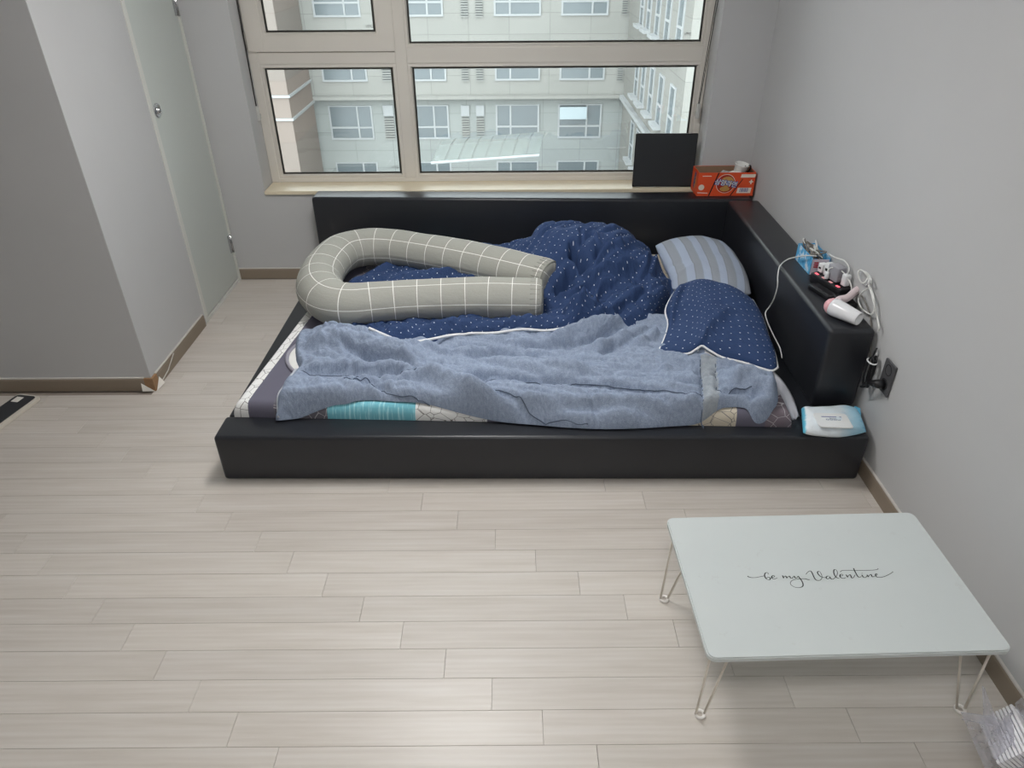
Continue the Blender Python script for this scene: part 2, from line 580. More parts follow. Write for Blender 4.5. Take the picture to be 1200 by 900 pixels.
# ------------------------------------------------------------------ ceiling lamps (out of frame, they light the room)
def lamp_mat(name, L, rgb):
    k = NT(name, .5)
    k.b.inputs['Emission Color'].default_value = (*lin(rgb), 1)
    k.b.inputs['Emission Strength'].default_value = L
    return k.m
def ceiling_lamp(x, y, w, d, L, label, rgb):
    r = empty('ceiling_lamp', (x, y, ZC))
    tag(r, label, 'lamp')
    obj('housing', box_me(-w/2-.02, w/2+.02, -d/2-.02, d/2+.02, -.055, -.001, .008, 2), M_WHITE, r)
    obj('diffuser', box_me(-w/2, w/2, -d/2, d/2, -.075, -.0555, .008, 2), lamp_mat('lamp_glow', L, rgb), r)
ceiling_lamp(-.32, 2.36, .50, .50, LAMP_MAIN, 'square white ceiling lamp above the bed', (252, 251, 250))
ceiling_lamp(.05, .10, .55, .40, LAMP_DESK, 'small oblong white ceiling lamp above the low table side', (252, 251, 250))

# ------------------------------------------------------------------ window
YW = YB+WD
def G(px, py): return PY(px, py, YW+.022)
ZS = .527
win = empty('window_1', (0, 0, 0))
win['kind'] = 'structure'
obj('window_sill', box_me(WX0+.001, WX1-.001, YB-.014, YW+.06, WZ0+.001, ZS, .003, 2), M_SILL, win)
gz0 = G(400, 203)[2]; gz1 = G(400, 79.5)[2]
gz2 = G(650, 49.5)[2]; GT = WZ1-.07
ax0 = (G(313, 80)[0]+G(330, 202)[0])/2; ax1 = (G(461, 80)[0]+G(470, 202)[0])/2
bx0 = (G(483.5, 80)[0]+G(492, 202)[0])/2; bx1 = (G(813, 76)[0]+G(804, 199)[0])/2
cx0 = bx0-.012; cx1 = G(819, 46)[0]
FY0, FY1 = YW, YW+.07
M1, M2 = ax1+.012, bx0-.012
obj('frame_jamb', box_me(WX0+.001, ax0-.022, FY0, FY1, ZS, WZ1-.001, .003, 2), M_FRAME, win)
obj('frame_jamb', box_me(bx1+.022, WX1-.001, FY0, FY1, ZS, WZ1-.001, .003, 2), M_FRAME, win)
obj('frame_bottom_rail', box_me(ax0-.022, bx1+.022, FY0, FY1, ZS, gz0-.022, .003, 2), M_FRAME, win)
obj('frame_top_rail', box_me(ax0-.022, bx1+.022, FY0, FY1, WZ1-.05, WZ1-.001, .003, 2), M_FRAME, win)
obj('frame_mullion', box_me(M1+.01, M2-.01, FY0-.002, FY1, gz0-.022, WZ1-.05, .003, 2), M_FRAME, win)
SB = PY(400, 60.5, YW-.012)[2]                       # bottom edge of the opening sash
obj('frame_transom', box_me(ax0-.022, M1+.01, FY0, FY1, gz1+.022, SB-.004, .003, 2), M_FRAME, win)
obj('frame_transom', box_me(M2-.01, bx1+.022, FY0, FY1, gz1+.022, gz2-.018, .003, 2), M_FRAME, win)
def glass_mat():
    k = NT('window_glass', .03)
    t = k.t
    tr = k.n('BsdfTransparent'); tr.inputs[0].default_value = (.93, .96, .95, 1)
    gl = k.n('BsdfGlossy'); gl.inputs['Roughness'].default_value = .02
    fr = k.n('Fresnel'); fr.inputs['IOR'].default_value = 1.5
    mx = k.n('MixShader')
    k.l(k.math('MULTIPLY', fr.outputs[0], 1.6), mx.inputs[0])
    k.l(tr.outputs[0], mx.inputs[1]); k.l(gl.outputs[0], mx.inputs[2])
    k.l(mx.outputs[0], t.nodes['Material Output'].inputs['Surface'])
    return k.m
M_GLASS = glass_mat()
def pane(x0, x1, z0, z1, parent, y=YW+.022, bead=.022):
    g = obj('pane', box_me(x0, x1, y, y+.006, z0, z1), M_GLASS, parent)
    w = .0095
    obj('gasket', boxes_me([(x0, x0+w, y-.006, y-.0005, z0, z1), (x1-w, x1, y-.006, y-.0005, z0, z1), (x0+w, x1-w, y-.006, y-.0005, z0, z0+w*.9), (x0+w, x1-w, y-.006, y-.0005, z1-w*.7, z1)]), M_GASKET, g)
    # glazing beads with mitred slopes
    yo = y-.004
    yi = y-.020
    o = bead
    V = [(x0, yo, z0), (x1, yo, z0), (x1, yo, z1), (x0, yo, z1), (x0-.006, yi, z0-.006), (x1+.006, yi, z0-.006), (x1+.006, yi, z1+.006), (x0-.006, yi, z1+.006),
         (x0-o, yi+.002, z0-o), (x1+o, yi+.002, z0-o), (x1+o, yi+.002, z1+o), (x0-o, yi+.002, z1+o)]
    Fc = []
    for i in range(4):
        j = (i+1) % 4
        Fc += [(i, j, 4+j, 4+i), (4+i, 4+j, 8+j, 8+i)]
    obj('glazing_bead', me_from(V, Fc), M_FRAME, g)
    return g
pane(ax0, ax1, gz0, gz1, win)
pane(bx0, bx1, gz0, gz1, win)
pane(bx0-.004, bx1+.004, gz2, GT, win, bead=.018)
# opening casement, proud of the frame, with its own hinge
sx0 = PY(285, 30, YW-.012)[0]; sx1 = PY(463, 58, YW-.012)[0]
px0 = G(313, 37)[0]; px1 = G(440.5, 36)[0]; pz0 = G(380, 37)[2]
YS = YW-.012
obj('casement', boxes_me([(sx0, px0-.02, YS, YS+.05, SB, WZ1-.04), (px1+.02, sx1, YS, YS+.05, SB, WZ1-.04), (px0-.02, px1+.02, YS, YS+.05, SB, pz0-.02), (px0-.02, px1+.02, YS, YS+.05, GT+.0, WZ1-.04)], .002), M_FRAME, win)
pane(px0, px1, pz0, GT, win, y=YS+.022, bead=.024)
hz0 = PY(292, 58, YS)[2]
hz1 = PY(291, 38, YS)[2]
obj('casement_hinge', tube_me([(sx0-.004, YS-.004, hz0), (sx0-.004, YS-.004, hz1)], .007, 8), plain('hinge_grey', (150, 146, 138), .4, .5), win, True)
# blind chains with clear tension clips
M_CHAIN = plain('chain_black', (40, 38, 36), .5, .4)
M_CLIP = plain('clear_clip', (200, 200, 196), .25, .5)
def chain(top, mid, bot, dx, label):
    yc = YW-.035
    a, c = PY(*top, yc), PY(*bot, yc)
    r = empty('blind_chain', (c[0], yc, c[2]))
    tag(r, label, 'blind chain')
    zt = WZ1-.02-c[2]
    t = (zt)/(a[2]-c[2])
    xt = (a[0]-c[0])*t
    def strand(s):
        pts = []
        n = int(zt/.010)
        V, Fc = [], []
        for i in range(n):
            f = i/n
            p = Vector((xt*f+s*dx*(.25+.75*f), 0, .01+zt*f))
            pts.append(p)
        rad = [.0019]*len(pts)
        return tube_data(pts, rad, 6)
    for s in (-1, 1):
        obj('bead_strand', me_from(*strand(s)), M_CHAIN, r, True)
    cl = obj('tension_clip', box_me(-.010, .010, -.008, .008, -.062, .016, .004, 2), M_CLIP, r)
    obj('bracket', box_me(-.006, .006, .008, .0335, -.055, -.030, .001, 1), M_CLIP, r)
chain((277.5, 0), None, (301, 128), .004, 'dark beaded blind chain hanging beside the opening casement')
chain((840.5, 0), None, (818.5, 125), .009, 'dark beaded blind chain loop hanging over the black panel')
# small maker's marks etched at pane corners
M_MARK = plain('etched_mark', (110, 112, 110), .6, .2)
for px, py, yy in ((433, 31, YS+.0215), (463, 196, YW+.0215), (806, 40, YW+.0215)):
    q = PY(px, py, yy)
    me = text_me('VPG', .022)
    o = obj('etched_mark', me, M_MARK, win)
    o.rotation_euler = (math.radians(90), 0, 0)
    o.location = (q[0], yy-.001, q[2])

# ------------------------------------------------------------------ outside: the block across the yard
def facade_mat(name, a, b, sx=1.2, sz=.9):
    k = NT(name, .85, .2)
    tc = k.n('TexCoord')
    sp = k.n('SeparateXYZ'); k.l(tc.outputs['Object'], sp.inputs[0])
    cm = k.n('CombineXYZ')
    k.l(k.math('ADD', sp.outputs[0], sp.outputs[1]), cm.inputs[0]); k.l(sp.outputs[2], cm.inputs[1])
    br = k.n('TexBrick', offset=0.0)
    br.inputs['Scale'].default_value = 1
    br.inputs['Brick Width'].default_value = sx*1.6
    br.inputs['Row Height'].default_value = sz
    br.inputs['Mortar Size'].default_value = .012
    br.inputs['Color1'].default_value = (*lin(a), 1)
    br.inputs['Color2'].default_value = (*lin(b), 1)
    br.inputs['Mortar'].default_value = (*lin(tuple(v*.86 for v in a)), 1)
    k.l(cm.outputs[0], br.inputs['Vector'])
    k.col(br.outputs[0])
    return k.m
M_FAC = facade_mat('pale_stone_cladding', (136, 135, 130), (141, 140, 135))
M_FAC2 = facade_mat('grey_stone_cladding', (132, 135, 133), (138, 141, 138))
M_PINK = facade_mat('pinkish_render', (126, 114, 106), (118, 111, 105), 3, 2.6)
M_WFR = plain('white_window_frame', (150, 152, 152), .5, .4)
M_WGL = plain('dull_window_pane', (90, 98, 101), .25, .6, var=.15, scale=.6)
M_SLAT = plain('louver_slat', (138, 138, 134), .6, .3)
YFA = 37.0
def FA(px, py): return PY(px, py, YFA)
zb = [FA(400, 20)[2], FA(600, 95)[2], FA(605, 163.5)[2]]
pitch = (zb[0]-zb[2])/2
WH = FA(605, 123.5)[2]-zb[2]
WW = FA(632, 145)[0]-FA(581, 145)[0]
bld = empty('apartment_building', (0, YFA, -14))
tag(bld, 'pale stone apartment block across the yard seen through the window', 'building')
BO = np.array([0, YFA, -14.0])
def bpart(name, lst, mat, par=None, bev=0.0):
    o = obj(name, boxes_me(lst, bev), mat, par or bld)
    return o
def rel(l): return [(x0, x1, y0-YFA, y1-YFA, z0+14, z1+14) for x0, x1, y0, y1, z0, z1 in l]
xw = FA(730, 107)[0]
zled = FA(600, 112)[2]
bpart('wall', rel([(-16, 16, YFA, YFA+8, zled, 12)]), M_FAC)
bpart('lower_wall', rel([(-16, 16, YFA+.25, YFA+8, -13.9, zled)]), M_FAC2)
bpart('ledge', rel([(-16, xw, YFA-.25, YFA+.3, zled-.12, zled+.06)]), M_FAC)
def far_window(x0, z0, w, h, side, y, low):
    """one big pane beside a narrow one, a lower row of panes under both"""
    e = .085
    m = x0+w*(.66 if side > 0 else .34)
    hz = z0+h*.36
    f = bpart('window', rel([(x0, x0+e, y-.06, y+.02, z0, z0+h), (x0+w-e, x0+w, y-.06, y+.02, z0, z0+h), (x0+e, x0+w-e, y-.06, y+.02, z0, z0+e), (x0+e, x0+w-e, y-.06, y+.02, z0+h-e*.6, z0+h),
                             (m-e/2, m+e/2, y-.06, y+.02, z0+e, z0+h-e*.6), (x0+e, m-e/2, y-.06, y+.02, hz-e/2, hz+e/2), (m+e/2, x0+w-e, y-.06, y+.02, hz-e/2, hz+e/2)]), M_WFR)
    for (a, b, c, d) in ((x0+e, m-e/2, z0+e, hz-e/2), (m+e/2, x0+w-e, z0+e, hz-e/2), (x0+e, m-e/2, hz+e/2, z0+h-e*.6), (m+e/2, x0+w-e, hz+e/2, z0+h-e*.6)):
        bpart('pane', rel([(a, b, y-.02, y+.01, c, d)]), M_WGL, f)
    return f
cols = [(FA(385.5, 145)[0], 1), (FA(475, 145)[0], 1), (FA(581, 145)[0], -1), (FA(654, 145)[0], 1)]
for r, z0 in enumerate((zb[0], zb[0]-pitch, zb[2], zb[2]-pitch)):
    for x0, s in cols:
        far_window(x0, z0, WW, WH, s, YFA+(.25 if r > 1 else 0), r > 1)
# an awning sash tipped open
q = FA(656, 125); q2 = FA(687, 139)
bpart('open_sash', rel([(q[0], q2[0], YFA-.12, YFA-.07, q2[2], q[2])]), plain('sash_glass', (150, 162, 166), .2, .5))
def louver(px0, px1, py0, py1, y, n=8, white=None):
    a, b = PY(px0, py1, y), PY(px1, py0, y)
    v = bpart('vent', rel([(a[0], b[0], y-.02, y+.02, a[2], b[2])]), plain('vent_recess', (96, 98, 96), .8, .2))
    h = (b[2]-a[2])/n
    bpart('slat', rel([(a[0]-.02, b[0]+.02, y-.07, y-.02, a[2]+i*h, a[2]+i*h+h*.5) for i in range(n)]), M_SLAT, v)
    if white:
        c, d = PY(px0, white[1], y), PY(px1, white[0], y)
        bpart('vent_cover', rel([(a[0]-.03, b[0]+.03, y-.09, y-.0201, c[2], d[2])]), M_WFR, v)
yl = YFA+.25
for p in ((542.5, 549.5), (559.5, 567)):
    louver(p[0], p[1], 137, 163, yl, 9, (123, 135.5))
    louver(p[0]-1, p[1]-1, 78, 95, YFA, 6)
    louver(p[0]-2, p[1]-2, -4, 20, YFA, 8)
louver(453, 461, 137, 163, yl, 9, (123, 135.5))
louver(449, 457, 78, 95, YFA, 6)
louver(723, 730, 80, 95, YFA, 6)
louver(729, 736, -2, 17, YFA, 7)
# right wing of the same block, running towards us
wing = empty('apartment_wing', (xw, 23.5, -14))
tag(wing, 'side wing of the pale block with narrow windows and white sills', 'building')
WY0 = 24.0
def wpart(name, lst, mat, par=None):
    return obj(name, boxes_me([(x0-xw, x1-xw, y0-23.5, y1-23.5, z0+14, z1+14) for x0, x1, y0, y1, z0, z1 in lst]), mat, par or wing)
wpart('wall', [(xw, xw+9, WY0, YFA-.3, -13.9, 12)], facade_mat('wing_cladding', (122, 121, 116), (127, 126, 121)))
wpart('ledge', [(xw-.2, xw+.05, WY0, YFA-.3, zled-.12, zled+.06)], M_WFR)
ys = [PX(p[0], p[1], xw)[1] for p in ((745, 111), (752, 121), (761, 132), (771, 146), (783, 165))]
zw = PX(761, 132, xw)[2]
for r in (-1, 0, 1, 2, 3):
    for yy in ys:
        if yy > YFA-.6 or yy < WY0+.8: continue
        z0 = zw+r*pitch
        f = wpart('window', [(xw-.05, xw+.02, yy-.45, yy-.37, z0, z0+1.7), (xw-.05, xw+.02, yy+.37, yy+.45, z0, z0+1.7), (xw-.05, xw+.02, yy-.37, yy+.37, z0+.62, z0+.70), (xw-.05, xw+.02, yy-.37, yy+.37, z0+1.62, z0+1.7), (xw-.28, xw+.02, yy-.55, yy+.55, z0-.12, z0)], M_WFR)
        for c, d in ((0, .62), (.70, 1.62)):
            wpart('pane', [(xw-.02, xw+.01, yy-.37, yy+.37, z0+c, z0+d)], M_WGL, f)
for r in (-2, -1, 0, 1, 2, 3):
    for xx in (xw+2.2, xw+5.4):
        z0 = zw+r*pitch
        f = wpart('window', [(xx, xx+.08, WY0-.05, WY0+.02, z0, z0+1.7), (xx+1.52, xx+1.6, WY0-.05, WY0+.02, z0, z0+1.7), (xx+.08, xx+1.52, WY0-.05, WY0+.02, z0, z0+.08), (xx+.08, xx+1.52, WY0-.05, WY0+.02, z0+1.62, z0+1.7), (xx+.76, xx+.84, WY0-.05, WY0+.02, z0+.08, z0+1.62)], M_WFR)
        for c, d in ((.08, .76), (.84, 1.52)):
            wpart('pane', [(xx+c, xx+d, WY0-.02, WY0+.01, z0+.08, z0+1.62)], M_WGL, f)
# stair tower at the left, its pinkish side towards the yard
xe = FA(372, 140)[0]
ye = PY(337, 113, 32)[1]*0+abs(xe/ (ray(338, 113)[0]/ray(338, 113)[1]))
tower = empty('stair_tower', (xe, ye, -14))
tag(tower, 'pinkish stair tower with pale rails beside the stone block', 'building')
def tpart(name, lst, mat):
    return obj(name, boxes_me([(x0-xe, x1-xe, y0-ye, y1-ye, z0+14, z1+14) for x0, x1, y0, y1, z0, z1 in lst]), mat, tower)
tpart('wall', [(-18, xe, ye, YFA-.3, -13.9, 12)], M_PINK)
for py in (113, 140):
    zz = PY(338, py, ye)[2]
    tpart('rail', [(-18, xe+.08, ye-.08, ye-.001, zz-.05, zz+.05), (xe+.001, xe+.08, ye-.001, YFA-.3, zz-.05, zz+.05)], M_WFR)
# glazed canopy over the entrance
can = empty('glass_canopy', (0, 31, -14))
tag(can, 'curved pale glass canopy over the entrance below the louvers', 'canopy')
M_CAN = plain('canopy_glass', (140, 146, 142), .4, .4)
M_CAN.node_tree.nodes['Principled BSDF'].inputs['Alpha'].default_value = .45
cp = [(505, 189, 30), (640, 181, 30)]
A0, A1 = PY(505, 191, 29), PY(632, 182, 29)
B0, B1 = PY(520, 172, 33), PY(640, 163, 33)
nP = 8
for i in range(nP):
    f0, f1 = i/nP+.006, (i+1)/nP-.006
    V = []
    for f in (f0, f1):
        for g in np.linspace(0, 1, 6):
            p = (A0*(1-f)+A1*f)*(1-g)+(B0*(1-f)+B1*f)*g
            V.append((p[0], p[1]-31, p[2]+14+.35*math.sin(math.pi*g*.6)))
    Fc = [(j, j+1, 7+j, 6+j) for j in range(5)]
    V2 = [(x, y, z-.05) for x, y, z in V]
    o = len(V)
    Fc2 = [tuple(o+q for q in f[::-1]) for f in Fc]
    rim = [0, 1, 2, 3, 4, 5, 11, 10, 9, 8, 7, 6]
    Fc3 = [(rim[j], rim[(j+1) % 12], rim[(j+1) % 12]+o, rim[j]+o) for j in range(12)]
    obj('panel', me_from(V+V2, Fc+Fc2+Fc3), M_CAN, can)
obj('rim', tube_me([(A0[0], A0[1]-31, A0[2]+14), (A1[0], A1[1]-31, A1[2]+14)], .06, 6), M_WFR, can)
struct('ground', box_me(-60, 60, 6, 90, -14.2, -14), plain('yard_paving', (112, 112, 108), .9, .2))  # never in view; added to bounce daylight up to the window

# ------------------------------------------------------------------ bed
ZP = .20
BR = -.011
bed = empty('upholstered_bed', (0, 2.03, 0), BR)
tag(bed, 'low black leatherette bed with L-shaped backrest under the window', 'bed')
obj('front_rail', box_me(-1.080, 1.283, 0, .138, 0.002, ZP, .014, 4), M_LEATHER, bed, True)
obj('platform', box_me(-1.072, 1.283, .142, 1.66, 0.002, ZP-.004, .010, 3), M_LEATHER, bed, True)
hb = obj('headboard', box_me(0, 2.368, 0, .128, ZP-.004, .527, .016, 4), M_LEATHER, bed, True)
hb.location = (-1.098, 1.720, 0)
hb.rotation_euler = (0, 0, math.radians(-1.55))
sb = obj('side_backrest', box_me(1.134, 1.300, .195, 1.655, ZP-.004, .527, .018, 4), M_LEATHER, bed, True)

# ------------------------------------------------------------------ soft things
def seg_dist(X, Y, poly, closed=False):
    """distance to a polyline and normalised position along it"""
    poly = np.asarray([p[:2] for p in poly], float)
    if closed: poly = np.vstack([poly, poly[:1]])
    L = np.linalg.norm(np.diff(poly, axis=0), axis=1)
    tot = L.sum()
    cum = np.concatenate([[0], np.cumsum(L)])
    best = np.full(X.shape, 1e9)
    pos = np.zeros(X.shape)
    for i in range(len(poly)-1):
        a, b = poly[i], poly[i+1]
        d = b-a
        q = d@d
        if q < 1e-12: continue
        t = np.clip(((X-a[0])*d[0]+(Y-a[1])*d[1])/q, 0, 1)
        e = np.hypot(X-a[0]-t*d[0], Y-a[1]-t*d[1])
        m = e < best
        best = np.where(m, e, best)
        pos = np.where(m, (cum[i]+t*L[i])/tot, pos)
    return best, pos
def inside(X, Y, poly):
    poly = np.asarray([p[:2] for p in poly], float)
    r = np.zeros(X.shape, bool)
    j = len(poly)-1
    for i in range(len(poly)):
        xi, yi = poly[i]; xj, yj = poly[j]
        c = ((yi > Y) != (yj > Y)) & (X < (xj-xi)*(Y-yi)/(yj-yi+1e-12)+xi)
        r ^= c
        j = i
    return r
def ridge(X, Y, poly, amp, w, kind='g', taper=.18):
    d, t = seg_dist(X, Y, poly)
    f = np.clip(np.minimum(t, 1-t)/taper, 0, 1) if taper > 0 else 1.0
    f = f*f*(3-2*f) if taper > 0 else f
    if kind == 'g': return amp*f*np.exp(-(d/w)**2)
    return amp*f*np.exp(-d/max(w, .0105))
def sst(x): 
    x = np.clip(x, 0, 1)
    return x*x*(3-2*x)
def _perlin(x, y):
    xi = np.floor(x).astype(np.int64); yi = np.floor(y).astype(np.int64)
    xf = x-xi; yf = y-yi
    def g(ix, iy, dx, dy):
        h = (ix*374761393+iy*668265263) & 0x7fffffff
        h = ((h ^ (h >> 13))*1274126177) & 0x7fffffff
        a = (h & 0xffff)/65536.0*2*np.pi
        return np.cos(a)*dx+np.sin(a)*dy
    u = xf**3*(xf*(xf*6-15)+10); v = yf**3*(yf*(yf*6-15)+10)
    a = g(xi, yi, xf, yf)*(1-u)+g(xi+1, yi, xf-1, yf)*u
    b = g(xi, yi+1, xf, yf-1)*(1-u)+g(xi+1, yi+1, xf-1, yf-1)*u
    return a*(1-v)+b*v
def vnoise(X, Y, sx, sy, seed=0.0, octv=3):
    out = 0; amp = 1.0
    for o in range(octv):
        out = out+amp*_perlin(X*sx*2**o+seed*7.3+o*19.1, Y*sy*2**o-seed*3.7+o*7.7)
        amp *= .5
    return out
def creases(X, Y, sx, sy, seed):
    """sharp-crested folds: 0 in the crease, 1 on the ridge"""
    n = vnoise(X, Y, sx, sy, seed, 2)
    return np.clip(np.abs(n)*2.2, 0, 1)**.6
def soft_patch(name, outline, hfun, mat, res=.012, parent=None, pick_mat=None, edge=.02):
    """height-field mesh over a closed outline; hfun(X,Y,d) with d the distance from the edge"""
    outl = [np.array(p[:2], float) for p in outline]
    # resample the outline
    L = np.array([np.linalg.norm(outl[(i+1) % len(outl)]-outl[i]) for i in range(len(outl))])
    n = max(24, int(L.sum()/res))
    cum = np.concatenate([[0], np.cumsum(L)])
    bnd = []
    for s in np.linspace(0, cum[-1], n, endpoint=False):
        i = min(np.searchsorted(cum, s, 'right')-1, len(outl)-1)
        t = (s-cum[i])/max(L[i], 1e-9)
        bnd.append(outl[i]*(1-t)+outl[(i+1) % len(outl)]*t)
    bnd = np.array(bnd)
    x0, y0 = bnd.min(0); x1, y1 = bnd.max(0)
    gx, gy = np.meshgrid(np.arange(x0, x1, res), np.arange(y0, y1, res))
    gx = gx.copy(); gx[1::2] += res/2
    gx, gy = gx.ravel(), gy.ravel()
    m = inside(gx, gy, bnd)
    gx, gy = gx[m], gy[m]
    d, _ = seg_dist(gx, gy, bnd, True)
    m = d > res*.55
    gx, gy = gx[m], gy[m]
    pts = [Vector(p) for p in bnd]+[Vector((a, b)) for a, b in zip(gx, gy)]
    r = delaunay_2d_cdt(pts, [], [list(range(len(bnd)))], 1, 1e-6)
    co = np.array([(v.x, v.y) for v in r[0]])
    X, Y = co[:, 0], co[:, 1]
    d, _ = seg_dist(X, Y, bnd, True)
    Z = hfun(X, Y, d)
    # arc-length UVs from a coarse grid
    s = .015
    ux = np.arange(x0-s, x1+2*s, s); uy = np.arange(y0-s, y1+2*s, s)
    GX, GY = np.meshgrid(ux, uy)
    GD, _ = seg_dist(GX.ravel(), GY.ravel(), bnd, True)
    GD = np.where(inside(GX.ravel(), GY.ravel(), bnd), GD, 0).reshape(GX.shape)
    GZ = hfun(GX.ravel(), GY.ravel(), GD.ravel(), True).reshape(GX.shape)
    AU = np.zeros(GX.shape); AV = np.zeros(GX.shape)
    AU[:, 1:] = np.cumsum(np.hypot(s, np.diff(GZ, axis=1)), axis=1)
    AV[1:, :] = np.cumsum(np.hypot(s, np.diff(GZ, axis=0)), axis=0)
    AU -= AU[:, AU.shape[1]//2][:, None]
    AV -= AV[AV.shape[0]//2][None, :]
    fx = (X-ux[0])/s; fy = (Y-uy[0])/s
    ix = np.clip(fx.astype(int), 0, len(ux)-2); iy = np.clip(fy.astype(int), 0, len(uy)-2)
    tx, ty = fx-ix, fy-iy
    def bil(A): return (A[iy, ix]*(1-tx)+A[iy, ix+1]*tx)*(1-ty)+(A[iy+1, ix]*(1-tx)+A[iy+1, ix+1]*tx)*ty
    uv = np.stack([bil(AU)+5, bil(AV)+5], 1)
    faces = [tuple(f) for f in r[2]]
    me = me_from(np.column_stack([X, Y, Z]), faces, uv)
    o = obj(name, me, mat, parent, True)
    # normals up
    nz = sum(p.normal.z for p in me.polygons)
    if nz < 0: me.flip_normals()
    if pick_mat is not None:
        cen = np.zeros(len(me.polygons)*3)
        me.polygons.foreach_get('center', cen)
        mi = pick_mat(cen[0::3], cen[1::3]).astype(np.int32)
        me.polygons.foreach_set('material_index', mi)
    return o, bnd
def rounded(d, r):
    t = np.clip(d/r, 0, 1)
    return np.sqrt(np.clip(1-(1-t)**2, 0, 1))

# --- floor mattress pad with a patchwork print
ZT = .262
fl, fr = P(275, 489, ZP), P(927, 501, ZP)
pad_q = [fl[:2], fr[:2], np.array([1.115, 3.60]), np.array([-.885, 3.60])]
pad = empty('mattress_pad', ((fl[0]+fr[0])/2, 2.16, ZP))
tag(pad, 'thin mattress pad with crackle and teal patchwork print on the black bed', 'mattress pad')
nu, nv = 90, 60
V, UV, Fc = [], [], []
ku = lambda t: .5-.5*math.cos(math.pi*t)
def padpt(u, v): return (pad_q[0]*(1-u)+pad_q[1]*u)*(1-v)+(pad_q[3]*(1-u)+pad_q[2]*u)*v
for j in range(nv+1):
    for i in range(nu+1):
        u, v = ku(i/nu), ku(j/nv)
        p = padpt(u, v)
        d = min(u*2.06, (1-u)*2.06, v*1.45, (1-v)*1.45)
        rr = .026
        t = min(1, d/rr)
        z = ZP+.004+(ZT-ZP-.004)*math.sqrt(max(0, 1-(1-t)**2))+.0025*noise.noise(Vector((p[0]*7, p[1]*9, 0)))*t
        V.append((p[0], p[1], z)); UV.append((u, v*.72-(ZT-z)/2.01))
W1 = nu+1
Fc = [(j*W1+i, j*W1+i+1, (j+1)*W1+i+1, (j+1)*W1+i) for j in range(nv) for i in range(nu)]
b0 = len(V)
for (i, j) in [(i, 0) for i in range(nu+1)]+[(nu, j) for j in range(1, nv+1)]+[(i, nv) for i in range(nu-1, -1, -1)]+[(0, j) for j in range(nv-1, 0, -1)]:
    x, y, z = V[j*W1+i]
    V.append((x, y, ZP+.0005)); UV.append(UV[j*W1+i])
ring = [j*W1+i for (i, j) in [(i, 0) for i in range(nu+1)]+[(nu, j) for j in range(1, nv+1)]+[(i, nv) for i in range(nu-1, -1, -1)]+[(0, j) for j in range(nv-1, 0, -1)]]
nr = len(ring)
Fc += [(ring[k], b0+k, b0+(k+1) % nr, ring[(k+1) % nr]) for k in range(nr)]
o = obj('printed_cover', me_from([(a-pad.location.x, b-pad.location.y, c-pad.location.z) for a, b, c in V], Fc, UV), M_PAD, pad, True)
def pad_top(X, Y):
    yf = fl[1]+(fr[1]-fl[1])*(X-fl[0])/(fr[0]-fl[0])
    return ZP+.006+(ZT-ZP-.002)*sst((Y-yf+.015)/.035)

# --- white quilted mat, only its rounded corner shows
q = [P(*p, ZT+.01) for p in ((349, 437), (341, 431), (336.5, 423), (337.5, 414), (344, 406), (356, 398), (372, 388), (386, 378))]
mat_out = [a[:2] for a in q]+[np.array([-.62, 3.3]), np.array([.75, 3.2]), np.array([.80, 2.42]), np.array([0, 2.40])]
mw = empty('quilted_mat', (0, 2.8, ZT))
tag(mw, 'white quilted mat with rounded grey-edged corner under the blue-grey blanket', 'mat')
def h_mat(X, Y, d, coarse=False): return ZT+.003+.013*rounded(d, .010)
o, _ = soft_patch('quilt_top', mat_out, h_mat, M_QUILT, .03)
for ob_ in (o,):
    ob_.parent = mw
    ob_.location = (0, -2.8, -ZT)
e = [Vector((*a[:2], ZT+.006)) for a in q]
bd = obj('edge_binding', tube_me(crom(e, 5), .0075, 8), plain('grey_binding', (150, 148, 158), .8, .2), mw, True)
bd.location = (0, -2.8, -ZT)

# --- blue-grey blanket
bpx = [(321, 483), (327, 470), (334, 458), (344, 443), (351, 436), (347, 425), (346, 410), (348, 400), (356, 395), (368, 394), (377, 392), (379, 387), (388, 384), (400, 385), (409, 389)]
bl_out = [P(a, b, .245 if i < 1 else .262 if i < 3 else .272)[:2] for i, (a, b) in enumerate(bpx)]
bl_out += [np.array(p) for p in ((-.62, 2.66), (-.3, 2.72), (.1, 2.74), (.45, 2.78), (.8, 2.72))]
bl_out += [P(a, b, z)[:2] for a, b, z in ((880, 395, .3), (905, 430, .30), (913, 452, .30), (912, 468, .29), (903, 480, .275), (888, 484, .265), (872, 479, .265), (860, 482, .25), (845, 487, .235), (820, 495, .22), (790, 499, .21),
                                      (760, 501, .21), (720, 503, .208), (690, 502, .21), (660, 499, .215), (640, 496, .22), (610, 491, .23), (580, 486, .24), (550, 480, .255), (520, 476, .262), (490, 473, .264), (460, 471, .266), (430, 469, .268), (408, 472, .266), (390, 475, .256), (360, 478, .252), (340, 481, .248))]
bl_out = crom(bl_out, 3, True)
def px_line(pts, z): return [P(a, b, z)[:2] for a, b in pts]
